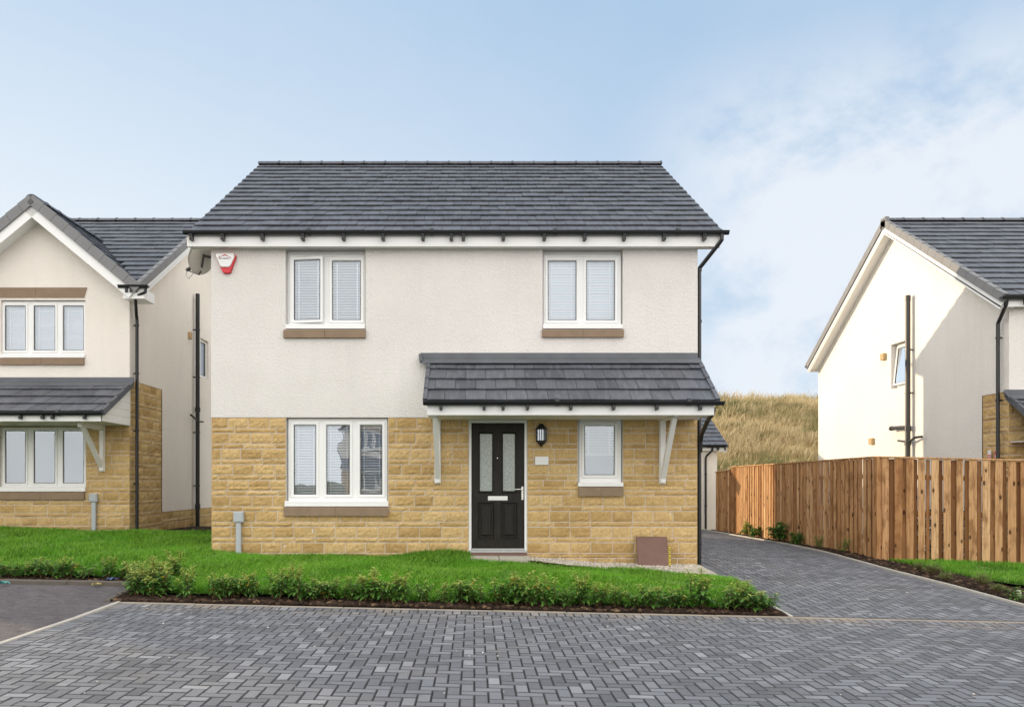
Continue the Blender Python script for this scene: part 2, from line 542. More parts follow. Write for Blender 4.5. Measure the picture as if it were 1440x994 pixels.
def block(mb, p, q, lo, hi, rg, step):
    nu = max(2, int((q - p) / step)); nz = max(2, int((hi - lo) / step) + 1)
    vs, fs = [], []
    sd = Vector((rg.random() * 90, rg.random() * 90, rg.random() * 90))
    tilt = rg.uniform(-.006, .006); tz = rg.uniform(-.004, .004); bulge = rg.uniform(.006, .014)
    for j in range(nz + 1):
        for i in range(nu + 1):
            a, b = i / nu, j / nz
            edge = i in (0, nu) or j in (0, nz)
            nn = noise.fractal(sd + Vector((p + (q - p) * a, (lo + (hi - lo) * b), 0)) * 17, .8, 2.1, 3)
            n = rg.uniform(-.003, .002) if edge else bulge + tilt * (a - .5) * 2 + tz * (b - .5) * 2 + nn * .011
            ju = 0 if i in (0, nu) else rg.uniform(-.2, .2) * (q - p) / nu
            jz = rg.uniform(-.0025, .0025) if j in (0, nz) else rg.uniform(-.2, .2) * (hi - lo) / nz
            vs.append((p + (q - p) * a + ju, n, lo + (hi - lo) * b + jz))
    for j in range(nz):
        for i in range(nu):
            o = j * (nu + 1) + i
            fs.append((o, o + 1, o + nu + 2, o + nu + 1))
    ring = [i for i in range(nu + 1)] + [j * (nu + 1) + nu for j in range(1, nz + 1)] + \
           [nz * (nu + 1) + i for i in range(nu - 1, -1, -1)] + [j * (nu + 1) for j in range(nz - 1, 0, -1)]
    o = len(vs)
    vs += [(vs[i][0], -.014, vs[i][2]) for i in ring]
    m = len(ring)
    for i in range(m):
        fs.append((ring[i], ring[(i + 1) % m], o + (i + 1) % m, o + i))
    mb.add(vs, fs, rg.random(), 0)


def tile_slope(mb, O, U, V, width, length, tw, gauge, seed, h=.038, keep=None):
    rg = random.Random(seed)
    O, U, V = Vector(O), Vector(U).normalized(), Vector(V).normalized()
    N = U.cross(V).normalized()
    if N.z < 0: N = -N
    def P(u, v, n): return tuple(O + U * u + V * v + N * n)
    if keep is None: mb.quad(P(0, 0, -.012), P(width, 0, -.012), P(width, length, -.012), P(0, length, -.012), .1)
    k, v0 = 0, 0.
    while v0 < length - .03:
        v1 = min(v0 + gauge + .03, length)
        u = -(k % 2) * tw / 2
        while u < width - .01:
            a, b = max(u, 0) + .0025, min(u + tw, width) - .0025
            u += tw
            if b - a < .03: continue
            if keep is not None:
                if not keep(*P((a + b) / 2, (v0 + v1) / 2, .02)): continue
                mb.quad(P(a - .01, v0 - .01, -.012), P(b + .01, v0 - .01, -.012), P(b + .01, v1, -.012), P(a - .01, v1, -.012), .1)
            r = rg.random(); d = rg.uniform(-.0035, .0035); e = rg.uniform(-.0025, .0025); s = rg.uniform(-.005, .005)
            hl, hr = h + d + e, h + d - e
            vs = [P(a, v0 + s, hl), P(b, v0 + s, hr), P(b, v1, .007 + d), P(a, v1, .007 + d),
                  P(a, v0 + s, hl - .022), P(b, v0 + s, hr - .022), P(b, v1, -.01), P(a, v1, -.01),
                  P(a + .002, v0 + s + .006, hl + .002), P(b - .002, v0 + s + .006, hr + .002)]
            fs = [(8, 9, 2, 3), (0, 1, 9, 8), (4, 5, 1, 0), (0, 8, 3), (1, 2, 9), (4, 0, 3, 7), (1, 5, 6, 2)]
            mb.add(vs, fs, r)
        v0 += gauge; k += 1


def ridge_tiles(mb, a, b, L, r, seed):
    rg = random.Random(seed)
    a, b = Vector(a), Vector(b); d = (b - a); n = max(1, round(d.length / L)); d /= n
    side = d.cross(Vector((0, 0, 1))).normalized()
    for i in range(n):
        p, q = a + d * i, a + d * (i + 1)
        rn = rg.random() * .8
        for (f0, f1, rr) in ((0., .93, r), (.93, 1., r + .012)):
            vs = []
            for f in (f0, f1):
                c = p + (q - p) * f
                for k in range(8):
                    an = math.pi * (k / 7) * .9 + math.pi * .05
                    vs.append(tuple(c + side * math.cos(an) * rr * 1.15 + Vector((0, 0, 1)) * (math.sin(an) * rr - .05)))
            fs = [(k, k + 1, 9 + k, 8 + k) for k in range(7)] + [tuple(range(8)), tuple(range(8, 16))]
            mb.add(vs, fs, rn if rr == r else .0)


def sloped_units(mb, O, U, V, u0, u1, n0, n1, length, gauge, rg, gap=.006):
    O, U, V = Vector(O), Vector(U).normalized(), Vector(V).normalized()
    N = U.cross(V).normalized()
    if N.z < 0: N = -N
    v = 0.
    while v < length - .01:
        e = min(v + gauge, length)
        m = Matrix(((*U, 0), (*V, 0), (*N, 0), (0, 0, 0, 1))).transposed(); m.translation = O
        t = .012
        x0, x1 = (u0, u1)
        vs = [(x0, v, n0), (x1, v, n0), (x1, e - gap, n0), (x0, e - gap, n0), (x0, v, n1 + t), (x1, v, n1 + t), (x1, e - gap, n1), (x0, e - gap, n1)]
        fs = [(0, 3, 2, 1), (4, 5, 6, 7), (0, 1, 5, 4), (1, 2, 6, 5), (2, 3, 7, 6), (3, 0, 4, 7)]
        mb.add([tuple(m @ Vector(p)) for p in vs], fs, rg.random())
        v = e


def gutter(parent, x0, x1, y, z, brackets=(), r=.055, sgn=-1):
    """half-round gutter running along x; y,z = centre of its open top"""
    mb = MB(); vs = []; n = 9
    for x in (x0, x1):
        for rr in (r, r - .006):
            for k in range(n):
                a = math.pi * k / (n - 1)
                vs.append((x, y + math.cos(a) * rr, z - math.sin(a) * rr))
    def id(e, s, k): return (e * 2 + s) * n + k
    fs = []
    for k in range(n - 1):
        fs.append((id(0, 0, k), id(0, 0, k + 1), id(1, 0, k + 1), id(1, 0, k)))
        fs.append((id(0, 1, k), id(0, 1, k + 1), id(1, 1, k + 1), id(1, 1, k)))
    for k in (0, n - 1): fs.append((id(0, 0, k), id(0, 1, k), id(1, 1, k), id(1, 0, k)))
    for e in (0, 1): fs.append(tuple(id(e, 0, k) for k in range(n)))
    mb.add(vs, fs)
    mb.tube([(x0, y + sgn * r, z), (x1, y + sgn * r, z)], .007, 6)
    for q in np.arange(x0 + 2, x1 - .5, 2.0):     # union sleeves
        mb.tube([(q, y, z - .004), (q + .06, y, z - .004)], r + .004, 14)
    g = mb.build('gutter', M['black'], parent, False)
    for bx in brackets:
        b = MB(); b.box(bx - .027, bx + .027, y - .035, y + .09, z - .14, z - .04, .006)
        b.box(bx - .014, bx + .014, y - .055, y + .02, z - .075, z - .05, .003)
        b.build('gutter_bracket', M['black'], g)
    return g


def downpipe(parent, pts, clips=(), r=.034, name='downpipe', mat='black', wall=None):
    mb = MB(); mb.tube(pts, r, 12)
    for c in clips:
        mb.tube([(c[0], c[1], c[2] - .02), (c[0], c[1], c[2] + .02)], r + .008, 12)
        if wall: mb.bar(c, (c[0] + wall[0], c[1] + wall[1], c[2]), .03, .03, .003)
    return mb.build(name, M[mat], parent, False)


def window(house, T, op, fr, panes, recess=.075, blind='blind', slat=.5, pitch=.045, sill=None, stone=None, open_pane=None, lift=0., tapes=True, sash_m=.05, trickle=True):
    """frame set back in its opening, a casement and a pane of glass per light, a slatted blind behind"""
    n1 = -recess
    f = MB(T)
    holes = [(a - .012, b + .012, c - .012, d + .012) for a, b, c, d in panes]
    f.panel(fr[0], fr[1], fr[2], fr[3], n1, holes, .05, edges=False)
    f.loft_rects([((fr[0], fr[1], fr[2], fr[3]), n1 - .06), ((fr[0], fr[1], fr[2], fr[3]), n1)])
    f.loft_rects([(fr, n1), (fr, n1 + .008), ((fr[0] + .02, fr[1] - .02, fr[2] + .02, fr[3] - .02), n1 + .008), ((fr[0] + .022, fr[1] - .022, fr[2] + .022, fr[3] - .022), n1)])
    # packing strip where the opening is larger than the frame
    f.panel(op[0] + .001, op[1] - .001, op[2] + .001, op[3] - .001, n1 - .035, [fr], .02, edges=False)
    if trickle:
        cu = (fr[0] + fr[1]) / 2
        f.box(cu - .17, cu + .17, n1, n1 + .012, fr[3] - .022, fr[3] - .004, .003)
    win = f.build('window', M['pvc'], house)
    for i, (a, b, c, d) in enumerate(panes):
        TT = T
        if open_pane is not None and open_pane[0] == i:
            hinge, ang = open_pane[1], open_pane[2]
            if hinge == 'left':
                def TT(u, n, z, a=a, ang=ang):
                    du = u - a; dn = n - n1
                    return T(a + du * math.cos(ang) - dn * math.sin(ang), n1 + du * math.sin(ang) + dn * math.cos(ang), z)
            else:                # hinged along the bottom, tipped inwards / along top tipped outwards
                def TT(u, n, z, d=d, ang=ang):
                    dz = d - z; dn = n - n1
                    return T(u, n1 + dz * math.sin(ang) + dn * math.cos(ang), d - dz * math.cos(ang) + dn * math.sin(ang))
        s = MB(TT); w = sash_m
        o = (a - w, b + w, c - w, d + w)
        def ins(rect, q): return (rect[0] + q, rect[1] - q, rect[2] + q, rect[3] - q)
        s.loft_rects([(o, n1 - .002), (o, n1 + .016), (ins(o, .006), n1 + .022), (ins(o, w - .016), n1 + .022), (ins(o, w - .004), n1 + .008), (ins(o, w), n1 + .008), (ins(o, w), n1 - .03)])
        sh = s.build('sash', M['pvc'], win)
        gk = MB(TT)
        rect = (a, b, c, d)
        gk.loft_rects([(ins(rect, -.003), n1 + .0085), (ins(rect, .007), n1 + .0075), (ins(rect, .007), n1 - .02)])
        gk.build('gasket', M['ink'], win)
        g = MB(TT); g.quad((a - .01, n1 - .004, c - .01), (b + .01, n1 - .004, c - .01), (b + .01, n1 - .004, d + .01), (a - .01, n1 - .004, d + .01))
        g.build('glass', M['glass'], win)
    bl = MB(T); nb = n1 - .10; lo = fr[2] + lift
    zz = fr[3] - .05
    rg = random.Random(int(fr[0] * 100))
    for (a, b, c, d) in panes:
        z = zz
        while z > lo + .02:
            ta = slat + rg.uniform(-.05, .05); hw = .024
            dz, dn = hw * math.sin(ta), hw * math.cos(ta)
            bl.quad((a - .03, nb + dn, z - dz), (b + .03, nb + dn, z - dz), (b + .03, nb - dn, z + dz), (a - .03, nb - dn, z + dz), rg.random())
            z -= pitch
        bl.box(a - .03, b + .03, nb - .02, nb + .02, max(lo, c - .02), max(lo, c - .02) + .022, .003)
        if tapes:
            for q in (.14, .86):
                u = a + (b - a) * q
                bl.box(u - .010, u + .010, nb + .0255, nb + .0265, lo + .02, zz)
    bl.build('blind', M[blind], win)
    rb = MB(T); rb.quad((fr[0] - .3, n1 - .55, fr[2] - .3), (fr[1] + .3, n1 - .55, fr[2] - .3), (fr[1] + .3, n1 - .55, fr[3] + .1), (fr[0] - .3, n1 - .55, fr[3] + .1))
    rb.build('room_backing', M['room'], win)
    if sill:
        s = MB(T); a, b, c, d = sill
        s.loft_rects([((a, b, c, d), n1 - .02), ((a, b, c, d - .006), .025), ((a + .004, b - .004, c + .006, d - .012), .031)], True)
        s.box(a, b, .0, .034, c - .004, c + .018, .004)
        s.build('sill', M['pvc'], win)
    if stone:
        s = MB(T); a, b, c, d = stone; mid = (a + b) / 2
        for p, q in ((a, mid - .002), (mid + .002, b)):
            s.add([(p, -.03, c), (q, -.03, c), (q, .055, c), (p, .055, c), (p, -.03, d), (q, -.03, d), (q, .055, d - .022), (p, .055, d - .022), (p, .05, d - .012), (q, .05, d - .012)],
                  [(0, 1, 2, 3), (3, 2, 6, 7), (7, 6, 9, 8), (8, 9, 5, 4), (0, 3, 7, 8, 4), (1, 5, 9, 6, 2), (0, 4, 5, 1)], rng.random())
        s.build('stone_sill', M['sill'], win)
    return win


def roof_body(h, X0, X1, ys, ze, yr, zr, ybe, seed, xs0, xs1, wall_x0, wall_x1, tw=.316, gauge=.318, sides=(True, True), keep=None):
    """two tiled slopes; ys,ze front eave edge, yr,zr ridge, ybe back eave edge"""
    rg = random.Random(seed)
    fl = math.hypot(yr - ys, zr - ze); Vf = ((0, (yr - ys) / fl, (zr - ze) / fl))
    bl = math.hypot(ybe - yr, zr - ze); Vb = ((0, -(ybe - yr) / bl, (zr - ze) / bl))
    mb = MB()
    tile_slope(mb, (X0, ys, ze), (1, 0, 0), Vf, X1 - X0, fl, tw, gauge, seed, keep=keep)
    tile_slope(mb, (X1, ybe, ze), (-1, 0, 0), Vb, X1 - X0, bl, tw, gauge, seed + 1)
    roof = mb.build('roof', M['tile'], h)
    rt = MB(); ridge_tiles(rt, (X0 - .02, yr, zr + .02), (X1 + .02, yr, zr + .02), .47, .105, seed)
    rt.build('ridge_tiles', M['tile'], roof)
    for (x, sg, on) in ((X0, -1, sides[0]), (X1, 1, sides[1])):
        if on:
            a, b = (x - .03, x + .075) if sg < 0 else (x - .075, x + .03)
            n0, n1 = -.115, .04
        else:
            a, b = (x - .012, x + .045) if sg < 0 else (x - .045, x + .012)
            n0, n1 = -.05, .008
        if on:
            ac = MB(); ac.box(a, b, yr - .125, yr + .125, zr - .19, zr + .085, .02); ac.build('apex_cap', M['verge'], roof)
        for (yy, V, L) in ((ys, Vf, fl), (ybe, Vb, bl)):
            vc = MB(); sloped_units(vc, (0, yy, ze), (1, 0, 0), V, a, b, n0, n1, L, gauge, rg)
            vc.build('verge_caps', M['verge'] if on else M['tile'], roof)
        bx = x - sg * .005
        e0, e1 = (bx, bx + .022) if sg < 0 else (bx - .022, bx)
        wx = wall_x0 if sg < 0 else wall_x1
        kb = MB(); kp = [(yr, zr - .03), (yr + .165, zr - .20), (yr, zr - .335), (yr - .165, zr - .20)]
        kb.add([(e0 - .003, p, q) for p, q in kp] + [(e1 + .003, p, q) for p, q in kp], [(0, 1, 2, 3), (4, 5, 6, 7), (0, 1, 5, 4), (1, 2, 6, 5), (2, 3, 7, 6), (3, 0, 4, 7)])
        kb.build('apex_board', M['pvc'], h)
        for (yy, V, L) in ((ys, Vf, fl), (ybe, Vb, bl)):
            bb = MB()
            sloped_units(bb, (0, yy, ze), (1, 0, 0), V, e0, e1, -.26, -.06, L - .01, L, rg, 0)
            s0, s1 = sorted((wx, bx))
            sloped_units(bb, (0, yy, ze), (1, 0, 0), V, s0, s1, -.225, -.21, L - .01, L, rg, 0)
            bb.build('bargeboard', M['pvc'], h)
    return Vf, Vb


def gable_walls(mb, x, T, yf, yb, z0, ze_wall, yr, zr_wall, holes=(), reveal=.1):
    mb.T = T
    mb.panel(yf, yb, z0, ze_wall, 0, holes, reveal, edges=True)
    mb.add([(yf, 0, ze_wall), (yb, 0, ze_wall), (yr, 0, zr_wall)], [(0, 1, 2)])


def eaves(h, X0, X1, yw, sgn, ov, z_soff, z_top, gx0, gx1, brk, gz):
    """sgn -1 front, +1 back"""
    y0, y1 = sorted((yw + sgn * ov, yw + sgn * (ov + .022)))
    b = MB(); b.box(X0, X1, y0, y1, z_soff - .012, z_top, .003); b.build('fascia', M['pvc'], h)
    s = MB(); a, c = sorted((yw - sgn * .02, yw + sgn * ov)); s.box(X0 + .002, X1 - .002, a, c, z_soff, z_soff + .012)
    for x in (X0 + .003, X1 - .015):
        s.box(x, x + .012, a, c, z_soff + .012, z_top + .01)
    s.build('soffit', M['whitepaint'], h)
    return gutter(h, gx0, gx1, yw + sgn * (ov + .022 + .06), gz, brk, sgn=sgn)


def bracket(parent, x, yw, z_top, z_bot, proj, w=.085):
    """timber gallows bracket: post on the wall, arm under the soffit, brace"""
    b = MB()
    b.box(x - w * .62, x + w * .62, yw - .035, yw - .001, z_bot, z_top, .005)
    b.box(x - w / 2, x + w / 2, yw - .07, yw - .035, z_bot + .03, z_top - .001, .005)
    b.box(x - w / 2, x + w / 2, yw - proj, yw - .071, z_top - .10, z_top - .002, .005)
    b.bar((x, yw - .075, z_bot + .12), (x, yw - proj * .86, z_top - .09), w * .9, .085, .005, up=(0, .6, .6))
    b.box(x - w * .5, x + w * .5, yw - .078, yw - .070, z_bot + .02, z_bot + .13, .003)
    return b.build('bracket', M['whitepaint'], parent)


def canopy(h, X0, X1, yw, ztop, zeave, proj, zs, fas, brackets, gx, gbr, seed, flash=(None, None), tw=.316, cheeks=True):
    ye = yw - proj
    L = math.hypot(proj, ztop - zeave); V = (0, proj / L, (ztop - zeave) / L)
    mb = MB(); tile_slope(mb, (X0, ye, zeave), (1, 0, 0), V, X1 - X0, L, tw, L / 4 + .001, seed, .040)
    can = mb.build('porch_canopy', M['tile'], h)
    f = MB(); a, b = flash
    rg = random.Random(seed)
    f.box(a, b, yw - .028, yw - .003, ztop - .02, ztop + .125, .004)
    u = a + .0
    while u < b - .02:
        e = min(u + 1.2, b)
        f.add([(u, yw - .03, ztop + .045), (e + .01, yw - .032, ztop + .045), (e + .01, yw - .19, ztop - .055), (u, yw - .19, ztop - .055), (u, yw - .03, ztop + .03), (e + .01, yw - .03, ztop + .03), (e + .01, yw - .19, ztop - .07), (u, yw - .19, ztop - .07)],
              [(0, 1, 2, 3), (3, 2, 6, 7), (0, 3, 7, 4), (1, 5, 6, 2)], rg.random())
        u = e
    f.tube([(a - .005, yw - .03, ztop + .09), (a + .01, yw - .09, ztop + .02), (a + .02, yw - .17, ztop - .05)], .028, 8)
    f.build('flashing', M['lead'], can)
    for x, s in ((X0, -1), (X1, 1)):
        v = MB()
        p, q = (x - .012, x + .05) if s < 0 else (x - .05, x + .012)
        sloped_units(v, (0, ye, zeave), (1, 0, 0), V, p, q, -.06, .044, L, L / 4, rg)
        v.build('verge_caps', M['tile'], can)
    fb = MB(); fb.box(fas[0], fas[1], ye + .06, ye + .082, zs - .008, zeave - .035, .003)
    fb.build('fascia', M['pvc'], can)
    s = MB(); s.box(fas[0] + .002, fas[1] - .002, ye + .082, yw - .002, zs, zs + .012)
    s.build('soffit', M['whitepaint'], can)
    if cheeks:
        for x in (X0 + .06, X1 - .06):
            ck = MB()
            t = .006
            n = 5
            for i in range(n):      # lapped boards closing the triangular end
                za, zb_ = zs + (ztop - .1 - zs) * i / n, zs + (ztop - .1 - zs) * (i + 1) / n - .004
                def yy(z): return min(yw - .02, max(ye + .083, ye + (z + .06 - zeave) * proj / (ztop - zeave)))
                ck.add([(x - t, yy(za), za), (x + t, yy(za), za), (x + t, yw - .002, za), (x - t, yw - .002, za), (x - t, yy(zb_), zb_), (x + t, yy(zb_), zb_), (x + t, yw - .002, zb_), (x - t, yw - .002, zb_)],
                       [(0, 3, 2, 1), (4, 5, 6, 7), (0, 1, 5, 4), (1, 2, 6, 5), (2, 3, 7, 6), (3, 0, 4, 7)])
            ck.build('cheek_boards', M['pvc'], can)
    gutter_sub(can, gx[0], gx[1], ye + .0, zeave - .005, gbr)
    for x, zt, zb in brackets: bracket(can, x, yw, zt, zb, min(proj * .88, .95))
    return can


def gutter_sub(can, x0, x1, y, z, brk):
    """gutter of a canopy: brackets are in the same mesh (a sub-part goes no deeper)"""
    o = gutter(can, x0, x1, y, z, ())
    for bx in brk:
        b = MB(); b.box(bx - .022, bx + .022, y - .03, y + .062, z - .125, z - .045, .006)
        b.build('gutter_bracket', M['black'], can)
    return o


# ================================================================== MAIN HOUSE
HY = 12.8
XL, XR = fx(297), fx(981)
zst = fz(587); zsoff = fz(350.3)
house = thing('detached_house', 'two storey white roughcast house with buff stone ground floor and black front door', 'house', (-.34, HY, .2))
TF = front_T(HY)
o_ul = (fx(401.5), fx(514), fz(463.2), zsoff); o_ur = (fx(763), fx(876), fz(463), zsoff)
o_ll = (fx(402), fx(545.5), fz(712), zst); o_door = (fx(659.2), fx(741.4), 0.33, zst); o_sm = (fx(812.4), fx(876), fz(683.8), zst)

wall = MB(TF)
wall.panel(XL, XR, zst + .002, zsoff + .02, .004, [o_ul, o_ur], .1)
HB = 20.75
gable_walls(wall, XL, left_T(XL), HY + 1.67, HB, .75, 5.42, 16.77, 8.22)
wall.panel(HY, HY + 1.67, zst, 5.42, 0)
gable_walls(wall, XR, right_T(XR), HY + 1.67, HB, .75, 5.42, 16.77, 8.22)
wall.panel(HY, HY + 1.67, zst, 5.42, 0)
for T_ in (left_T(XL), right_T(XR)):          # sliver between return and gable triangle
    wall.T = T_
    wall.add([(HY, 0, 5.42), (HY + 1.67, 0, 5.42), (16.77, 0, 8.22)], [(0, 1, 2)])
wall.T = back_T(HB); wall.panel(XL, XR, -.1, 5.45, 0)
wall.build('render_wall', M['render'], house)

sw = MB(front_T(HY + .006))
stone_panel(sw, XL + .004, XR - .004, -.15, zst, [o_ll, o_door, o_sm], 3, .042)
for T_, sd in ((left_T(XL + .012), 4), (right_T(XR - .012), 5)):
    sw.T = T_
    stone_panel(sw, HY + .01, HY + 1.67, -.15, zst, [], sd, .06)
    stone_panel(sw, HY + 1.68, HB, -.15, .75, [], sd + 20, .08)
sw.build('stone_wall', [M['stone'], M['mortar']], house)

# roof
RX0, RX1 = -4.637, 4.026
roof_body(house, RX0, RX1, 12.55, 5.575, 16.77, 8.40, 20.99, 31, 0, 0, XL, XR, .316, .3195, (False, False))
gb = [fx(p, 12.6) for p in (269.8, 314, 369.8, 426.5, 483.6, 539, 595, 634.8, 651.7, 707.7, 765.2, 821.8, 877.2, 933.3, 989.6)]
eaves(house, fx(263, 12.62), fx(1012, 12.62), HY, -1, .155, zsoff, 5.605, -4.72, 4.13, gb, 5.592)
eaves(house, fx(263, 12.62), fx(1012, 12.62), HB, 1, .155, zsoff, 5.605, -4.72, 4.13, (), 5.592)

# windows
def pz(y0, y1, Y=12.8): return fz(y1, Y), fz(y0, Y)
def pane(x0, x1, y0, y1, Y=12.8): return (fx(x0, Y), fx(x1, Y), fz(y1, Y), fz(y0, Y))
window(house, TF, o_ul, (fx(406.3), fx(512), fz(456), fz(357.5)), [pane(412.5, 450, 364.7, 448.7), pane(466.4, 506.2, 365.5, 448.7)],
       slat=.62, sill=(fx(402), fx(513.5), fz(462.4), fz(456)), stone=(fx(399.5), fx(514.7), fz(475.5), fz(463.4)), open_pane=(0, 'left', R(7)), blind='blind')
window(house, TF, o_ur, (fx(765), fx(874), fz(456), fz(357.5)), [pane(771.3, 811, 365.5, 449), pane(825.6, 865.3, 365.5, 449)],
       slat=1.12, sill=(fx(763.3), fx(875.5), fz(462.2), fz(456)), stone=(fx(762), fx(876.6), fz(474.7), fz(463.2)))
window(house, TF, o_ll, (fx(404.5), fx(543.5), fz(704), fz(588.8)), [pane(412.3, 443, 597.4, 695), pane(458.2, 490.6, 597.4, 695), pane(506, 536.6, 597.4, 695)],
       slat=.8, sill=(fx(400.6), fx(546.4), fz(711.5), fz(704)), stone=(fx(400), fx(546.2), fz(725), fz(712)), blind='blind')
window(house, TF, o_sm, (fx(815.6), fx(874.5), fz(678), fz(589.8)), [pane(823, 865, 597.8, 667.3)],
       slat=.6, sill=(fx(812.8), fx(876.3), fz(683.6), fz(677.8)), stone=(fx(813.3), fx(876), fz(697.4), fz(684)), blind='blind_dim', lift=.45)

# front door
dz0, dz1 = .40, fz(594.6)
dx0, dx1 = fx(663.2), fx(737.4)
n0 = -.06
fr = MB(TF)
fr.box(o_door[0] + .001, dx0 - .004, n0 - .05, n0 + .03, .36, zst - .003, .004)
fr.box(dx1 + .004, o_door[1] - .001, n0 - .05, n0 + .03, .36, zst - .003, .004)
fr.box(dx0 - .004, dx1 + .004, n0 - .05, n0 + .028, dz1 + .004, zst - .003, .004)
frm = fr.build('door_frame', M['pvc'], house)
th = MB(TF); th.box(o_door[0] + .002, o_door[1] - .002, n0 - .06, n0 + .06, .362, .398, .004); th.box(dx0, dx1, n0 + .01, n0 + .045, .399, .43, .006)
th.build('threshold', M['zinc'], frm)
st = MB(TF); st.box(o_door[0] + .003, o_door[1] - .003, -.1, .035, .322, .359, .004); st.build('step_strip', M['redslab'], frm)
gl = [(fx(673.2), fx(686.8), fz(691), fz(608)), (fx(705.4), fx(721.8), fz(691), fz(608))]
gl = [(fx(675.0), fx(692.2), fz(690.2), fz(609.6)), (fx(707.6), fx(724.4), fz(690.2), fz(609.6))]
lo = [(fx(674.2), fx(693.4), fz(755.5), fz(708.4)), (fx(706.7), fx(725.8), fz(755.5), fz(708.4))]
def grow(r, q): return (r[0] - q, r[1] + q, r[2] - q, r[3] + q)
lf = MB(TF)
lf.panel(dx0, dx1, dz0 + .03, dz1, n0, [grow(r, .03) for r in gl] + [grow(r, .028) for r in lo], .03, edges=False)
lf.loft_rects([((dx0, dx1, dz0 + .03, dz1), n0 - .04), ((dx0, dx1, dz0 + .03, dz1), n0)])
for r in gl:
    lf.loft_rects([(grow(r, .032), n0 - .01), (grow(r, .032), n0 + .012), (grow(r, .022), n0 + .016), (grow(r, .004), n0 - .004), (r, n0 - .016), (r, n0 - .03)])
for r in lo:
    lf.loft_rects([(grow(r, .03), n0 - .006), (grow(r, .026), n0 + .007), (grow(r, .016), n0 + .007), (grow(r, .002), n0 - .02), (grow(r, -.02), n0 - .02), (grow(r, -.045), n0 - .004), (grow(r, -.05), n0 - .004)], True)
lf.box(dx0 + .08, dx1 - .08, n0, n0 + .016, dz0 + .04, dz0 + .17, .005)       # weather bar
door = lf.build('front_door', M['door'], house)
for r in gl:
    g = MB(TF); g.quad((r[0], n0 - .024, r[2]), (r[1], n0 - .024, r[2]), (r[1], n0 - .024, r[3]), (r[0], n0 - .024, r[3])); g.build('door_pane', M['frost'], door)
lp = MB(TF); lp.box(fx(686.2), fx(714), n0 + .001, n0 + .014, fz(703.6), fz(697.4), .004); lp.box(fx(688), fx(712.3), n0 + .014, n0 + .018, fz(702.6), fz(698.4), .003)
lp.build('letter_plate', M['whiteplate'], door)
hd = MB(TF); hx = fx(735)
hd.box(hx - .018, hx + .018, n0 + .001, n0 + .014, fz(703), fz(683.6), .005)
hd.tube([(hx, n0 + .01, fz(687.8)), (hx, n0 + .055, fz(687.8)), (hx - .03, n0 + .062, fz(687.8)), (hx - .125, n0 + .058, fz(688))], .010, 10)
hd.tube([(hx, n0 + .012, fz(699)), (hx, n0 + .022, fz(699))], .012, 10)
hd.build('door_handle', M['chrome'], door)
ph = MB(TF); ph.tube([(fx(699.6), n0, fz(643.8)), (fx(699.6), n0 + .008, fz(643.8))], .009, 10); ph.build('peephole', M['chrome'], door)

# porch canopy
can = canopy(house, -.77, 3.717, HY, fz(507), fz(564.5, 11.75), 1.05, fz(583, 11.82), (fx(600.5, 11.83), fx(1003.8, 11.83)),
             [(fx(615.5), fz(584) - .0, fz(680)), (fx(931), fz(584), fz(680))], (fx(596, 11.7) - .01, fx(1020, 11.68)),
             [fx(570 + p / 3.013, 11.78) for p in (151, 334, 414, 517, 700, 881, 1064, 1248)], 51, (fx(591.6), fx(980.8)), cheeks=False)
for x in (-.70, 3.60):
    ce = MB()
    ce.add([(x, 11.84, fz(583, 11.82)), (x, HY - .003, fz(583, 11.82)), (x, HY - .003, fz(507) - .06), (x, 11.84, fz(564.5, 11.75) - .01)], [(0, 1, 2, 3)])
    ce.build('cheek_boards', M['pvc'], can)
spot = MB(); spot.tube([(fx(972), 12.5, fz(583, 11.82) - .022), (fx(972), 12.5, fz(583, 11.82))], .045, 14); spot.build('soffit_sensor', M['pvc'], can)

# downpipes on the right-hand wall
downpipe(house, [(4.02, 12.565, 5.56), (4.02, 12.565, 5.46), (3.98, 12.6, 5.40), (3.79, 12.84, 5.14), (3.745, 12.875, 5.08), (3.745, 12.875, .0)],
         [(3.745, 12.875, z) for z in (.5, 2.2, 4.2, 5.05)], wall=(-.06, 0))
downpipe(house, [(3.70, 11.95, 2.66), (3.70, 12.05, 2.58), (3.72, 12.3, 2.52), (3.74, 12.74, 2.30), (3.745, 12.80, 2.20), (3.745, 12.82, 2.02)], r=.036)

# small fittings on the main house
def cable_box(px0, px1, y0, y1, ppx0, ppx1, yb, Y, label):
    t = thing('cable_box', label, 'cable box', (fx((px0 + px1) / 2, Y), Y, fz(yb, Y)), 'grey service boxes on the house fronts')
    b = MB(front_T(Y)); a, c = fx(px0, Y), fx(px1, Y)
    b.box(a, c, .012, .085, fz(y1, Y), fz(y0, Y), .008); b.box(a + .02, c - .02, .085, .09, fz(y1, Y) + .02, fz(y0, Y) - .02, .002)
    b.build('box', M['boxgrey'], t)
    p = MB(front_T(Y)); p.box(fx(ppx0, Y), fx(ppx1, Y), .014, .07, fz(yb, Y) - .06, fz(y1, Y) - .001, .012); p.build('conduit', M['boxgrey'], t)
cable_box(330, 344, 719, 734, 333, 340.3, 781, HY, 'grey cable box and conduit on stone wall left of the three light window')

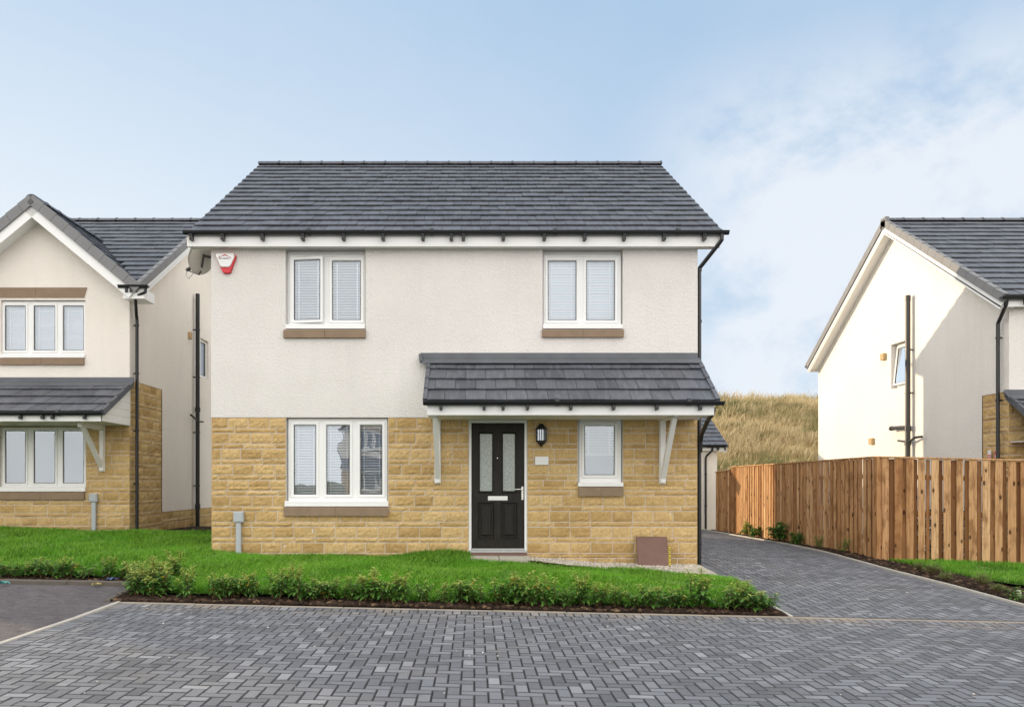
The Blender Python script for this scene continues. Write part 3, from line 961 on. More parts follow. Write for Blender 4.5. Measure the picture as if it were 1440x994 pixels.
al = thing('alarm_box', 'white and red alarm box high on white wall under the eaves', 'alarm box', (fx(319.5), HY, fz(385)))
def poly_prism(pts, na, nb_, T, ch=.008):
    m = MB(T); n = len(pts); cu = sum(p[0] for p in pts) / n; cz = sum(p[1] for p in pts) / n
    def sh(p, q): 
        d = math.hypot(p[0] - cu, p[1] - cz); k = 1 - q / d
        return (cu + (p[0] - cu) * k, cz + (p[1] - cz) * k)
    vs = [(p[0], na, p[1]) for p in pts] + [(p[0], nb_ - ch, p[1]) for p in pts] + [(*([sh(p, ch)[0]]), nb_, sh(p, ch)[1]) for p in pts]
    fs = [(i, (i + 1) % n, n + (i + 1) % n, n + i) for i in range(n)] + [(n + i, n + (i + 1) % n, 2 * n + (i + 1) % n, 2 * n + i) for i in range(n)] + [tuple(range(2 * n, 3 * n))]
    m.add(vs, fs); return m
def afx(q): return fx(255 + q / 15.29)
def afz(q): return fz(335 + q / 15.29)
outer = [(780, 370), (800, 352), (1150, 352), (1192, 400), (1190, 440), (1075, 750), (1045, 770), (930, 770), (905, 745), (780, 410)]
poly_prism([(afx(a), afz(b)) for a, b in outer], .005, .055, TF).build('back_box', M['red'], al)
inner = [(782, 372), (800, 354), (1145, 354), (1168, 395), (1165, 435), (1090, 600), (1050, 645), (895, 645), (850, 600), (782, 410)]
cov = poly_prism([(afx(a), afz(b)) for a, b in inner], .05, .075, TF); cv = cov.build('cover', M['whiteplate'], al)
em = MB(TF)
def stroke(m, a, b, w, n=.0765):
    a, b = Vector(a), Vector(b); d = (b - a).normalized(); p = Vector((-d.y, d.x)) * w / 2
    m.quad((a.x + p.x, n, a.y + p.y), (b.x + p.x, n, b.y + p.y), (b.x - p.x, n, b.y - p.y), (a.x - p.x, n, a.y - p.y))
for a, b in (((845, 440), (965, 378)), ((965, 378), (1095, 450)), ((850, 440), (845, 418)), ((925, 410), (965, 392)), ((965, 392), (1010, 412)), ((1075, 470), (1095, 450)), ((845, 440), (840, 462))):
    stroke(em, (afx(a[0]), afz(a[1])), (afx(b[0]), afz(b[1])), .009)
em.build('roof_emblem', M['redink'], cv)
tx = MB(TF)
for a, b in ((838, 852), (858, 868), (874, 890), (896, 905), (918, 930), (936, 944), (950, 966), (972, 982), (988, 1002), (1008, 1018), (1026, 1040), (1046, 1056)):
    tx.quad((afx(a), .0766, afz(475)), (afx(b), .0766, afz(475)), (afx(b), .0766, afz(452)), (afx(a), .0766, afz(452)))
tx.build('lettering', M['ink'], cv)

ln = thing('wall_lantern', 'black half lantern with clear panes on stone beside the door', 'wall lantern', (fx(761), HY, fz(628)))
lz0, lz1 = fz(628), fz(595); lh = lz1 - lz0; lx = fx(761)
lb = MB(TF)
lb.box(lx - .045, lx + .045, .02, .032, lz0 + lh * .2, lz0 + lh * .85, .004)
prof = [(0, .012), (.03, .026), (.08, .02), (.11, .05), (.16, .062), (.21, .088), (.25, .092), (.26, .086)]
prof2 = [(.72, .086), (.73, .098), (.76, .1), (.84, .07), (.90, .05), (.95, .034), (1.0, .008)]
for pr in (prof, prof2):
    vs, fs = [], []
    for h_, r_ in pr:
        for k in range(7):
            a = math.pi * k / 6
            vs.append((lx + math.cos(a) * r_, .022 + math.sin(a) * r_ * 1.0, lz0 + lh * h_))
    for i in range(len(pr) - 1):
        for k in range(6): fs.append((i * 7 + k, i * 7 + k + 1, i * 7 + 8 + k, i * 7 + 7 + k))
    fs.append(tuple(range(7))); fs.append(tuple((len(pr) - 1) * 7 + k for k in range(7)))
    lb.add(vs, fs)
for k in range(7):
    a = math.pi * k / 6; p = (lx + math.cos(a) * .084, .022 + math.sin(a) * .084)
    lb.box(p[0] - .007, p[0] + .007, p[1] - .007, p[1] + .007, lz0 + lh * .25, lz0 + lh * .73)
lb.build('lantern_body', M['black'], ln)
lg = MB(TF)
for k in range(6):
    a, b = math.pi * k / 6, math.pi * (k + 1) / 6
    lg.quad((lx + math.cos(a) * .078, .022 + math.sin(a) * .078, lz0 + lh * .26), (lx + math.cos(b) * .078, .022 + math.sin(b) * .078, lz0 + lh * .26), (lx + math.cos(b) * .078, .022 + math.sin(b) * .078, lz0 + lh * .72), (lx + math.cos(a) * .078, .022 + math.sin(a) * .078, lz0 + lh * .72))
lg.build('lantern_glass', M['glass'], ln)
bu = MB(TF); bu.box(lx - .07, lx + .07, .033, .036, lz0 + lh * .27, lz0 + lh * .71); bu.tube([(lx, .06, lz0 + lh * .26), (lx, .06, lz0 + lh * .56)], .022, 10); bu.build('lamp_bulb', M['whiteplate'], ln)

pl = MB(TF); pl.box(fx(752.3), fx(771.2), .012, .03, fz(653.6), fz(641.8), .004)
tag(pl.build('name_plaque', M['whiteplate']), 'small blank white plaque below the black lantern', 'plaque')

# satellite dish on the left wall
sd = thing('satellite_dish', 'grey satellite dish under the eaves at the left corner', 'satellite dish', (XL - .3, 13.3, 5.3))
dc = Vector((-4.70, 13.30, 5.36)); dn = Vector((-.72, .62, .30)).normalized()
du = dn.cross(Vector((0, 0, 1))).normalized(); dv = du.cross(dn)
db = MB(); vs, fs = [], []; nr, na_ = 6, 28
for side in (0, 1):
    for i in range(nr + 1):
        r_ = i / nr
        for k in range(na_):
            a = 2 * math.pi * k / na_
            p = dc + du * math.cos(a) * r_ * .235 + dv * math.sin(a) * r_ * .265 + dn * (r_ * r_ * .055 - .05 - side * .008)
            vs.append(tuple(p))
for side in (0, 1):
    o = side * (nr + 1) * na_
    for i in range(nr):
        for k in range(na_):
            fs.append((o + i * na_ + k, o + i * na_ + (k + 1) % na_, o + (i + 1) * na_ + (k + 1) % na_, o + (i + 1) * na_ + k))
o = (nr + 1) * na_
for k in range(na_): fs.append((nr * na_ + k, nr * na_ + (k + 1) % na_, o + nr * na_ + (k + 1) % na_, o + nr * na_ + k))
db.add(vs, fs); db.build('reflector', M['dish'], sd, True)
am = MB(); bk = dc - dn * .075
am.tube([tuple(bk - dv * .14), tuple(bk + dv * .09)], .018, 8)
am.tube([tuple(bk + dv * .06), (XL - .06, 13.42, 5.40), (XL - .002, 13.46, 5.40)], .02, 8)
am.box(XL - .02, XL - .002, 13.38, 13.54, 5.3, 5.5, .003)
am.tube([tuple(dc - dv * .2 - dn * .07), tuple(dc - dv * .265 - dn * .02), tuple(dc + dn * .36 - dv * .245)], .012, 8)
am.build('mounting_arm', M['greypipe'], sd)
lnb = MB(); lq = dc + dn * .36 - dv * .22
lnb.tube([tuple(lq - dn * .05 + dv * .02), tuple(lq), tuple(lq + dn * .05 - dv * .02)], [.03, .035, .028], 10)
lnb.tube([tuple(lq + dn * .03), tuple(lq + dn * .06 - dv * .12), tuple(lq - dn * .06 - dv * .16), tuple(lq - dn * .2 - dv * .03)], .004, 6)
lnb.build('receiver', M['greypipe'], sd)

# ================================================================== LEFT HOUSE
BX, BY = -7.13, 16.0
BX0, BB = -14.7, 24.12
s16 = 16.0
hb = thing('detached_house', 'cream rendered house with front gable and tiled porch, left of the main house', 'house', (-10.9, 16.0, .45))
TB = front_T(BY)
bst = fz(534, 16)
ou = (fx(1, 16), fx(120, 16), fz(503, 16), fz(422, 16)); ol = (fx(0, 16), fx(120.5, 16), fz(691, 16), fz(600, 16))
o2 = (-13.6, -12.4, 4.1, 5.2)
w = MB(TB)
w.panel(BX0, BX, bst, 5.50, 0, [ou, o2], .09)
ap = (-8.96, 7.23)
w.add([(ap[0] - 2.1, 0, 5.50), (ap[0] + 2.1, 0, 5.50), (ap[0], 0, 5.50 + 2.1 * .83 - .02)], [(0, 1, 2)])
RBx = (20.15, 20.75, 4.28, 5.30)
gable_walls(w, BX, right_T(BX), BY + 1.67, BB, .86, 5.45, 20.06, 8.12, [RBx], .09)
w.T = right_T(BX); w.panel(BY, BY + 1.67, bst, 5.45, 0); w.add([(BY, 0, 5.45), (BY + 1.67, 0, 5.45), (20.06, 0, 8.12)], [(0, 1, 2)])
gable_walls(w, BX0, left_T(BX0), BY, BB, -.1, 5.45, 20.06, 8.12)
w.T = back_T(BB); w.panel(BX0, BX, -.1, 5.5, 0)
w.build('render_wall', M['render_warm'], hb)
sw = MB(front_T(BY + .004))
stone_panel(sw, BX0, BX - .004, -.1, bst, [ol], 13, .07)
sw.T = right_T(BX - .012); stone_panel(sw, BY + .01, BY + 1.67, -.1, bst, [], 14, .07); stone_panel(sw, BY + 1.68, BB, -.1, .86, [], 15, .09)
sw.build('stone_wall', [M['stone'], M['mortar']], hb)
roof_body(hb, BX0 - .28, -6.85, 15.75, 5.53, 20.06, 8.30, 24.37, 61, 0, 0, BX0, BX,
          keep=lambda x, y, z: not (abs(x - ap[0]) < 2.2 and 7.30 - .83 * abs(x - ap[0]) > z + .06))
eaves(hb, BX0 - .25, ap[0] - 2.25, BY, -1, .1, 5.38, 5.6, BX0 - .3, ap[0] - 2.2, (-14, -13, -12, -11.6), 5.53)
eaves(hb, BX0 - .25, BX + .25, BB, 1, .1, 5.38, 5.6, BX0 - .3, BX + .3, (), 5.53)
wkeep = lambda x, y, z: z > 5.53 + .645 * (y - 15.75) - .05
# gabled front roof
wg = MB(); pitch = math.atan(.83); Lw = 2.16 / math.cos(pitch)
tile_slope(wg, (ap[0] + 2.16, 15.68, 5.50), (0, 1, 0), (-math.cos(pitch), 0, math.sin(pitch)), 2.95, Lw, .316, .318, 71, keep=wkeep)
tile_slope(wg, (ap[0] - 2.16, 18.63, 5.50), (0, -1, 0), (math.cos(pitch), 0, math.sin(pitch)), 2.95, Lw, .316, .318, 72, keep=wkeep)
wr = wg.build('gable_roof', M['tile'], hb)
rt = MB(); ridge_tiles(rt, (ap[0], 15.64, 7.30), (ap[0], 18.5, 7.30), .47, .105, 73); rt.build('ridge_tiles', M['tile'], wr)
vc = MB(); rg_ = random.Random(5)
for s_ in (1, -1):
    sloped_units(vc, (ap[0] + s_ * 2.19, 15.64, 5.475), (0, 1, 0), (-s_ * math.cos(pitch), 0, math.sin(pitch)), -.02, .09, -.135, .05, Lw + .03, .318, rg_)
vc.build('verge_caps', M['verge'], wr)
bb = MB()
for s_ in (1, -1):
    sloped_units(bb, (ap[0] + s_ * 2.16, 15.66, 5.50), (0, 1, 0), (-s_ * math.cos(pitch), 0, math.sin(pitch)), 0, .022, -.31, -.08, Lw - .02, Lw, rg_, 0)
    sloped_units(bb, (ap[0] + s_ * 2.16, 15.68, 5.50), (0, 1, 0), (-s_ * math.cos(pitch), 0, math.sin(pitch)), 0, .34, -.28, -.265, Lw - .02, Lw, rg_, 0)
bb.build('bargeboard', M['pvc'], hb)
# boxed end of the eaves at the right corner
bx = MB(); bx.box(fx(173, 15.7), fx(203, 15.7), 15.7, 16.2, fz(420, 15.7), fz(406, 15.7), .004); bx.build('fascia', M['pvc'], hb)
gutter(hb, fx(168, 15.7), fx(210, 15.7), 15.66, fz(401.5, 15.66), [fx(179.5, 15.7), fx(186, 15.7)])
window(hb, TB, ou, (ou[0], ou[1], fz(498, 16), fz(423, 16)), [pane(5.3, 33.8, 429.5, 492, 16), pane(46, 75.3, 429.5, 492, 16), pane(87.2, 115.7, 429.5, 492, 16)],
       slat=1.0, recess=.06, sill=(ou[0] - .01, ou[1] + .0, fz(503, 16), fz(498, 16)), stone=(ou[0] - .02, fx(119, 16), fz(513, 16), fz(503.4, 16)))
lt = MB(TB); za, zb2 = fz(418.8, 16), fz(404.5, 16)
for p, q, r_, s_ in ((fx(-5, 16), fx(50, 16), fx(-1, 16), fx(51, 16)), (fx(50.4, 16), fx(122.8, 16), fx(51.4, 16), fx(118.5, 16))):
    lt.add([(r_, -.03, za), (s_, -.03, za), (q, -.03, zb2), (p, -.03, zb2), (r_, .012, za), (s_, .012, za), (q, .012, zb2), (p, .012, zb2)],
           [(4, 5, 6, 7), (0, 1, 5, 4), (1, 2, 6, 5), (2, 3, 7, 6), (3, 0, 4, 7)], rng.random())
lt.build('stone_lintel', M['sill'], hb)
window(hb, TB, ol, (ol[0], ol[1], fz(684, 16), fz(600.6, 16)), [pane(5.5, 33.7, 605.5, 679, 16), pane(46, 75.3, 605.5, 679, 16), pane(87.2, 116, 605.5, 679, 16)],
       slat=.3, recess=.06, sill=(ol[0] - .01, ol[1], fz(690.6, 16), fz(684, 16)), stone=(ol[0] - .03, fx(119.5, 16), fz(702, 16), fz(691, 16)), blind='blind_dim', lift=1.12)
window(hb, TB, o2, o2, [(-13.5, -13.06, 4.2, 5.1), (-12.94, -12.5, 4.2, 5.1)], slat=1.0, recess=.06, stone=(-13.65, -12.35, 3.96, 4.095))
window(hb, right_T(BX), RBx, RBx, [(20.22, 20.68, 4.36, 5.22)], recess=.07, slat=1.0)
canopy(hb, -13.9, -7.06, BY, fz(533, 16) - .09, 2.86, 1.27, 2.70, (-13.85, -7.14), [(-13.2, 2.70, 1.75), (fx(144.5, 16), 2.70, fz(663, 16))],
       (-13.95, -7.1), [fx(p, 14.8) for p in (31, 62, 76, 121)], 81, (-13.95, -7.03))
downpipe(hb, [(fx(205, 15.7), 15.68, 5.46), (fx(205, 15.7), 15.68, 5.38), (-6.9, 15.75, 5.3), (-7.03, 16.1, 5.0), (-7.045, 16.16, 4.92), (-7.045, 16.16, .25)], [(-7.045, 16.16, z) for z in (1.5, 2.6, 3.8, 4.8)], wall=(-.07, 0))
stk = MB(); sx_ = -7.03
stk.tube([(sx_, 19.66, .2), (sx_, 19.66, 6.32)], .052, 14)
for z in (.93, 3.38): stk.tube([(sx_, 19.66, z - .06), (sx_, 19.66, z + .06)], .066, 14)
for z in (1.45, 2.8, 4.2, 5.4): stk.tube([(sx_, 19.66, z - .02), (sx_, 19.66, z + .02)], .06, 12); stk.bar((sx_, 19.66, z), (sx_ - .1, 19.6, z), .03, .03)
stk.tube([(sx_, 19.66, 3.08), (sx_ + .03, 19.4, 3.14), (sx_ + .03, 19.1, 3.2)], .025, 8); stk.tube([(sx_, 19.66, 3.08), (sx_ + .02, 20.0, 3.1)], .022, 8)
stk.build('soil_pipe', M['black'], hb)
vb = MB(); vb.box(BX, BX + .06, 19.25, 19.41, 5.12, 5.28, .006); vb.build('vent_box', M['tan'], hb)
cable_box(127.5, 139, 694, 705.5, 130.3, 136.6, 746, 16.0, 'grey cable box and conduit on the left house below its porch bracket')

# ================================================================== RIGHT HOUSE
CXW, CF, CBK = 10.16, 14.7, 22.85
CX1 = 18.2
hc = thing('detached_house', 'white gable ended house with black pipes standing behind the timber fence', 'house', (14.2, 14.7, .05))
sc_w = (18.04, 18.86, 3.80, 4.88)
cst = 3.26
w = MB()
gable_walls(w, CXW, left_T(CXW), CF + .78, CBK, -.2, 4.90, 18.7, 7.66, [sc_w], .16)
w.T = left_T(CXW); w.panel(CF, CF + .78, cst, 4.90, 0); w.add([(CF, 0, 4.90), (CF + .78, 0, 4.90), (18.7, 0, 7.66)], [(0, 1, 2)])
gable_walls(w, CX1, right_T(CX1), CF, CBK, -.2, 4.90, 18.7, 7.66)
w.T = front_T(CF); w.panel(CXW, CX1, cst, 4.95, 0, [(11.6, 12.9, 3.75, 4.85)], .1)
w.T = back_T(CBK); w.panel(CXW, CX1, -.2, 4.95, 0)
w.build('render_wall', M['render_bright'], hc)
sw = MB(front_T(CF + .004)); stone_panel(sw, CXW + .004, CX1, -.2, cst, [], 23, .08)
sw.T = left_T(CXW + .012); stone_panel(sw, CF + .01, CF + .78, -.2, cst, [], 24, .07)
sw.build('stone_wall', [M['stone'], M['mortar']], hc)
roof_body(hc, 9.9, CX1 + .26, 14.44, 5.0, 18.7, 7.84, 22.96 + .1, 91, 0, 0, CXW, CX1)
eaves(hc, 9.95, CX1 + .2, CF, -1, .13, 4.84, 5.05, 9.86, CX1 + .3, [10.35, 11.2, 12.0, 12.9], 5.0)
eaves(hc, 9.95, CX1 + .2, CBK, 1, .10, 4.84, 5.05, 9.86, CX1 + .3, (), 5.0)
window(hc, front_T(CF), (11.6, 12.9, 3.75, 4.85), (11.62, 12.88, 3.8, 4.84), [(11.7, 12.18, 3.88, 4.76), (12.32, 12.8, 3.88, 4.76)], slat=1.0, stone=(11.55, 12.95, 3.62, 3.745))
window(hc, left_T(CXW), sc_w, (18.06, 18.84, 3.83, 4.86), [(18.14, 18.76, 3.92, 4.77)], recess=.13, slat=.9, open_pane=(0, 'top', R(6)), trickle=False)
canopy(hc, 10.12, 15.5, CF, 3.16, 2.40, 1.05, 2.28, (10.18, 15.45), [(10.5, 2.28, 1.3), (15.2, 2.28, 1.3)], (10.08, 15.6), [10.5, 11.2], 95, (10.06, 15.55), cheeks=False)
downpipe(hc, [(9.98, 14.5, 4.96), (9.98, 14.52, 4.86), (10.06, 14.8, 4.66), (10.07, 14.88, 4.58), (10.07, 14.88, .0)], [(10.07, 14.88, z) for z in (1.75, 3.1, 4.3)], wall=(.07, -.02))
stk = MB(); px_ = 10.05
stk.tube([(px_, 17.94, .0), (px_, 17.94, 5.83)], .055, 14)
stk.tube([(px_, 17.94, 5.74), (px_, 17.94, 5.86)], .062, 14)
for z in (2.78, 2.45): stk.tube([(px_, 17.94, z - .06), (px_, 17.94, z + .06)], .07, 14)
for z in (1.6, 3.6, 4.6): stk.tube([(px_, 17.94, z - .02), (px_, 17.94, z + .02)], .064, 12); stk.bar((px_, 17.94, z), (px_ + .11, 17.9, z), .03, .03)
stk.tube([(px_, 17.94, 2.80), (px_, 18.3, 2.82), (px_, 18.62, 2.83)], .05, 12); stk.tube([(px_, 18.58, 2.83), (px_, 18.66, 2.83)], .058, 12)
stk.tube([(px_, 17.94, 2.45), (px_ - .03, 17.6, 2.55), (px_ + .02, 17.4, 2.56)], .027, 8); stk.tube([(px_, 17.94, 2.47), (px_, 18.35, 2.52)], .024, 8)
stk.tube([(px_, 17.94, 2.1), (px_, 18.3, 2.1)], .04, 10)
stk.build('soil_pipe', M['greypipe'], hc)
for (yy, zz) in ((19.15, 4.64), (19.72, 2.58)):
    vb = MB(); vb.box(CXW - .08, CXW, yy - .08, yy + .08, zz - .08, zz + .08, .006); vb.build('vent_box', M['tan'], hc)
for (ya, za, wd, kind) in ((15.22, 1.97, .10, 0), (15.03, 1.96, .085, 1)):
    sg = thing('safety_sticker', 'red and white safety sticker on stone, left one beside the black pipe' if kind == 0 else 'red safety sticker on stone, partly behind the black pipe', 'sticker', (CXW, ya, za))
    b = MB(left_T(CXW - .012)); b.box(ya - wd / 2, ya + wd / 2, .012, .016, za, za + .19, .001); b.build('plate', M['whiteplate'], sg)
    b = MB(left_T(CXW - .012)); b.quad((ya - wd / 2 + .004, .0165, za + .006), (ya + wd / 2 - .004, .0165, za + .006), (ya + wd / 2 - .004, .0165, za + (.1 if kind == 0 else .18)), (ya - wd / 2 + .004, .0165, za + (.1 if kind == 0 else .18)))
    b.build('red_panel', M['red'], sg)
    b = MB(left_T(CXW - .012))
    if kind == 0:
        for q in range(3): b.quad((ya - wd * .36, .017, za + .02 + q * .025), (ya + wd * .36, .017, za + .02 + q * .025), (ya + wd * .36, .017, za + .03 + q * .025), (ya - wd * .36, .017, za + .03 + q * .025))
    else:
        b.add([(ya - wd * .3, .017, za + .05), (ya + wd * .3, .017, za + .05), (ya, .017, za + .12)], [(0, 1, 2)])
    b.build('symbol', M['whiteplate'], sg)

# ================================================================== GARAGE
ga = thing('garage', 'small pale garage with tiled roof at the end of the driveway', 'garage', (6.1, 24.6, .1))
w = MB(front_T(24.6)); w.panel(1.6, 7.72, -.1, 2.62, 0, [(4.75, 7.0, -.05, 2.25)], .12)  # left part, hidden by the house, widened to shade the far fence
for T_ in (left_T(1.6), right_T(7.72)):
    w.T = T_; w.panel(24.6, 28.4, -.1, 2.62, 0, edges=False); w.add([(24.6, 0, 2.62), (28.4, 0, 2.62), (26.5, 0, 3.7)], [(0, 1, 2)])
w.T = back_T(28.4); w.panel(1.6, 7.72, -.1, 2.62, 0)
w.build('render_wall', M['render_warm'], ga)
dd = MB(front_T(24.6))
for i in range(8): dd.box(4.76, 6.99, -.11, -.07, -.04 + i * .285, .235 + i * .285, .008)
dd.build('garage_door', M['greypipe'], ga)
roof_body(ga, 1.35, 7.98, 24.35, 2.70, 26.5, 3.86, 28.65, 97, 0, 0, 1.6, 7.72, .33, .31, (False, False))
eaves(ga, 1.4, 7.9, 24.6, -1, .1, 2.56, 2.77, 1.35, 8.0, (5.0, 6.0, 7.0, 7.7), 2.70)
downpipe(ga, [(7.52, 24.42, 2.66), (7.52, 24.43, 2.56), (7.36, 24.53, 2.38), (7.34, 24.54, 2.3), (7.34, 24.54, .05)], [(7.34, 24.54, 1.8), (7.34, 24.54, .8)], wall=(0, .06))

# ================================================================== FENCE
fence = thing('timber_fence', 'brown timber board fence with double sided slats along the driveway', 'fence', (7.4, 14.1, .15))
def fence_run(a, b, ztop_a, ztop_b, seed, front_sign, gap_pitch=.195, fw=.118, bw=.088, extra=None):
    """front_sign: which side of the line a->b the visible boards stand on"""
    rg = random.Random(seed)
    a, b = Vector((*a, 0)), Vector((*b, 0)); d = (b - a); L = d.length; d.normalize()
    nrm = Vector((-d.y, d.x, 0)) * front_sign
    def pt(s, n, z): p = a + d * s + nrm * n; return (p.x, p.y, z)
    def topz(s): return ztop_a + (ztop_b - ztop_a) * s / L
    nb = max(1, round(L / 1.85)); bay = L / nb
    def vboard(mb, s, w, n0_, n1_, z0_, z1_, r):
        lean = rg.uniform(-.004, .004)
        vs = []
        for z, sh in ((z0_, 0), (z1_, lean)):
            for (ss, nn) in ((s + .003, n0_), (s + w - .003, n0_), (s + w, n0_ + .004), (s + w, n1_ - .004), (s + w - .003, n1_), (s + .003, n1_), (s, n1_ - .004), (s, n0_ + .004)):
                vs.append(pt(ss + sh, nn, z))
        fs = [(i, (i + 1) % 8, 8 + (i + 1) % 8, 8 + i) for i in range(8)] + [tuple(range(8)), tuple(range(8, 16))]
        mb.add(vs, fs, r)
    for k in range(nb):
        s0, s1 = k * bay, (k + 1) * bay
        mb, s = MB(), s0 + .01
        while s < s1 - .04:
            w_ = min(fw + rg.uniform(-.014, .012), s1 - s)
            p = a + d * s
            vboard(mb, s, w_, .022 + rg.uniform(0, .006), .044 + rg.uniform(0, .006), G(p.x, p.y) + .04 + rg.uniform(-.015, .015), topz(s) - .02, min(1, max(0, rg.gauss(.66, .22))))
            s += gap_pitch + rg.uniform(-.012, .012)
        mb.build('board_panel', M['wood'], fence)
        mb, s = MB(), s0 + .01 + gap_pitch * .5 + .026
        while s < s1 - .02:
            p = a + d * s
            vboard(mb, s, bw + rg.uniform(-.02, .02), -.024, -.004, G(p.x, p.y) + .04, topz(s) - .03, min(1, max(0, rg.gauss(.22, .17))))
            s += gap_pitch + rg.uniform(-.012, .012)
        mb.build('back_board_panel', M['wood'], fence)
    for k in range(nb + 1):
        s = min(max(k * bay, .05), L - .05); p = a + d * s
        mb = MB(); vs = []
        vboard(mb, s - .045, .09, -.13, -.066, G(p.x, p.y) - .1, topz(s) - .03, rg.uniform(.2, .5)); mb.build('post', M['wood'], fence)
    for zf in (.22, .5, .86):
        mb = MB()
        za_, zb_ = G(a.x, a.y) + zf * 1.8, G(b.x, b.y) + zf * 1.8
        mb.bar(pt(0, -.045, za_), pt(L, -.045, zb_), .04, .085, .004, rnd=.35); mb.build('rail', M['wood'], fence)
    mb = MB(); mb.bar(pt(-.02, -.0, ztop_a), pt(L + .02, 0, ztop_b), .125, .03, .005, rnd=.75); mb.build('capping', M['wood'], fence)
    return pt
fence_run((7.44, 23.7), (7.40, 22.2), 1.86, 1.90, 201, -1)
fence_run((7.40, 22.15), (7.38, 14.16), 1.98, 1.99, 202, -1, .17, .115, .09)
cp_ = MB(); cp_.box(7.31, 7.43, 14.05, 14.17, 0, 1.985, .006, rnd=.45); cp_.build('corner_post', M['wood'], fence)
pt = fence_run((7.40, 14.08), (12.6, 12.69), 1.985, 1.80, 203, -1, .2, .122, .078)
hp = MB(); q0 = pt(2.36, .053, 1.27); q1 = pt(2.36, .053, 1.50); hp.bar(q0, q1, .045, .012, .003, up=(-.26, -.96, 0)); hp.build('hinge_plate', M['zinc'], fence)

# ================================================================== GROUND, PAVING, KERBS
def grid_sheet(name, xs, ys, zfun, mat, keep=None):
    xs, ys = np.asarray(xs, float), np.asarray(ys, float)
    mb = MB(); nx = len(xs)
    mb.v = [(x, y, zfun(x, y)) for y in ys for x in xs]
    for j in range(len(ys) - 1):
        for i in range(nx - 1):
            if keep and not keep((xs[i] + xs[i + 1]) / 2, (ys[j] + ys[j + 1]) / 2): continue
            mb.f.append((j * nx + i, j * nx + i + 1, (j + 1) * nx + i + 1, (j + 1) * nx + i)); mb.r.append(.5); mb.mi.append(0)
    return mb.build(name, mat, None, True)

xs = [-400, -150, -60, -30] + list(np.arange(-16, 14.1, 1)) + [20, 30, 60, 150, 400]
ys = [-400, -100, -40] + list(np.arange(-20, 40.1, 1)) + [60, 100, 400]
struct(grid_sheet('ground', xs, ys, lambda x, y: G(x, y) - .06, M['earth']))

KX = -4.2        # edging between tarmac and paving
FRONT = 9.1      # garden front line
DL = 3.76        # drive left edge
_KY = [9.1, 10.1, 11.4, 12.6, 14.6, 17.6, 24.6]; _KX = [7.24, 7.2, 7.12, 6.98, 6.93, 7.15, 7.30]
def drive_r(y): return float(np.interp(y, _KY, _KX))

pv = MB()
def clip_poly(poly, a, b, c):
    """keep a*x+b*y<=c"""
    out = []
    for i in range(len(poly)):
        p, q = poly[i], poly[(i + 1) % len(poly)]
        dp, dq = a * p[0] + b * p[1] - c, a * q[0] + b * q[1] - c
        if dp <= 0: out.append(p)
        if (dp < 0 < dq) or (dq < 0 < dp):
            t = dp / (dp - dq); out.append((p[0] + (q[0] - p[0]) * t, p[1] + (q[1] - p[1]) * t))
    return out
def paver(poly, g=.0028):
    n = len(poly)
    if n < 3: return
    ar = abs(sum(poly[i][0] * poly[(i + 1) % n][1] - poly[(i + 1) % n][0] * poly[i][1] for i in range(n))) / 2
    if ar < .0012: return
    cx, cy = sum(p[0] for p in poly) / n, sum(p[1] for p in poly) / n
    def inset(q):
        o = []
        for x, y in poly:
            dx, dy = cx - x, cy - y
            o.append((x + math.copysign(min(q, abs(dx)), dx), y + math.copysign(min(q, abs(dy)), dy)))
        return o
    j = rng.uniform(-.0018, .0018); tx_, ty_ = rng.uniform(-.012, .012), rng.uniform(-.012, .012)
    def H(x, y): return G(x, y) + j + (x - cx) * tx_ + (y - cy) * ty_
    A, B = inset(g), inset(g + .0065)
    vs = [(x, y, H(x, y) - .02) for x, y in A] + [(x, y, H(x, y) - .008) for x, y in A] + [(x, y, H(x, y)) for x, y in B]
    fs = [(i, (i + 1) % n, n + (i + 1) % n, n + i) for i in range(n)] + [(n + i, n + (i + 1) % n, 2 * n + (i + 1) % n, 2 * n + i) for i in range(n)] + [tuple(range(2 * n, 3 * n))]
    r = rng.betavariate(2.2, 2.6)
    if rng.random() < .06: r = min(1, r + .3)
    pv.add(vs, fs[:2 * n], r, 1); o_ = len(pv.v) - 3 * n
    pv.f.append([i + o_ for i in fs[-1]]); pv.r.append(r); pv.mi.append(0)
def herring(x0, x1, y0, y1, clips):
    b = .1
    for iy in range(int(math.floor(y0 / b)) - 2, int(math.ceil(y1 / b)) + 2):
        for ix in range(int(math.floor(x0 / b)) - 2, int(math.ceil(x1 / b)) + 2):
            m = (ix - iy) % 4
            if m == 0: q = [(ix * b, iy * b), (ix * b + 2 * b, iy * b), (ix * b + 2 * b, iy * b + b), (ix * b, iy * b + b)]
            elif m == 3: q = [(ix * b, iy * b), (ix * b + b, iy * b), (ix * b + b, iy * b + 2 * b), (ix * b, iy * b + 2 * b)]
            else: continue
            for f in clips(sum(p[0] for p in q) / 4, sum(p[1] for p in q) / 4):
                q = clip_poly(q, *f)
                if not q: break
            if q: paver(q)
# shared courtyard
herring(KX, 13, 2.6, FRONT, lambda x, y: [(-1, 0, -(KX + .25)), (1, 0, 13), (0, -1, -2.6), (0, 1, FRONT - .25)])
y = 2.6
while y < FRONT - .06:
    paver([(KX + .05, y), (KX + .249, y), (KX + .249, min(y + .1, FRONT - .05)), (KX + .05, min(y + .1, FRONT - .05))]); y += .1
x = KX + .25
while x < 13:
    paver([(x, FRONT - .249), (x + .1, FRONT - .249), (x + .1, FRONT - .05), (x, FRONT - .05)]); x += .1
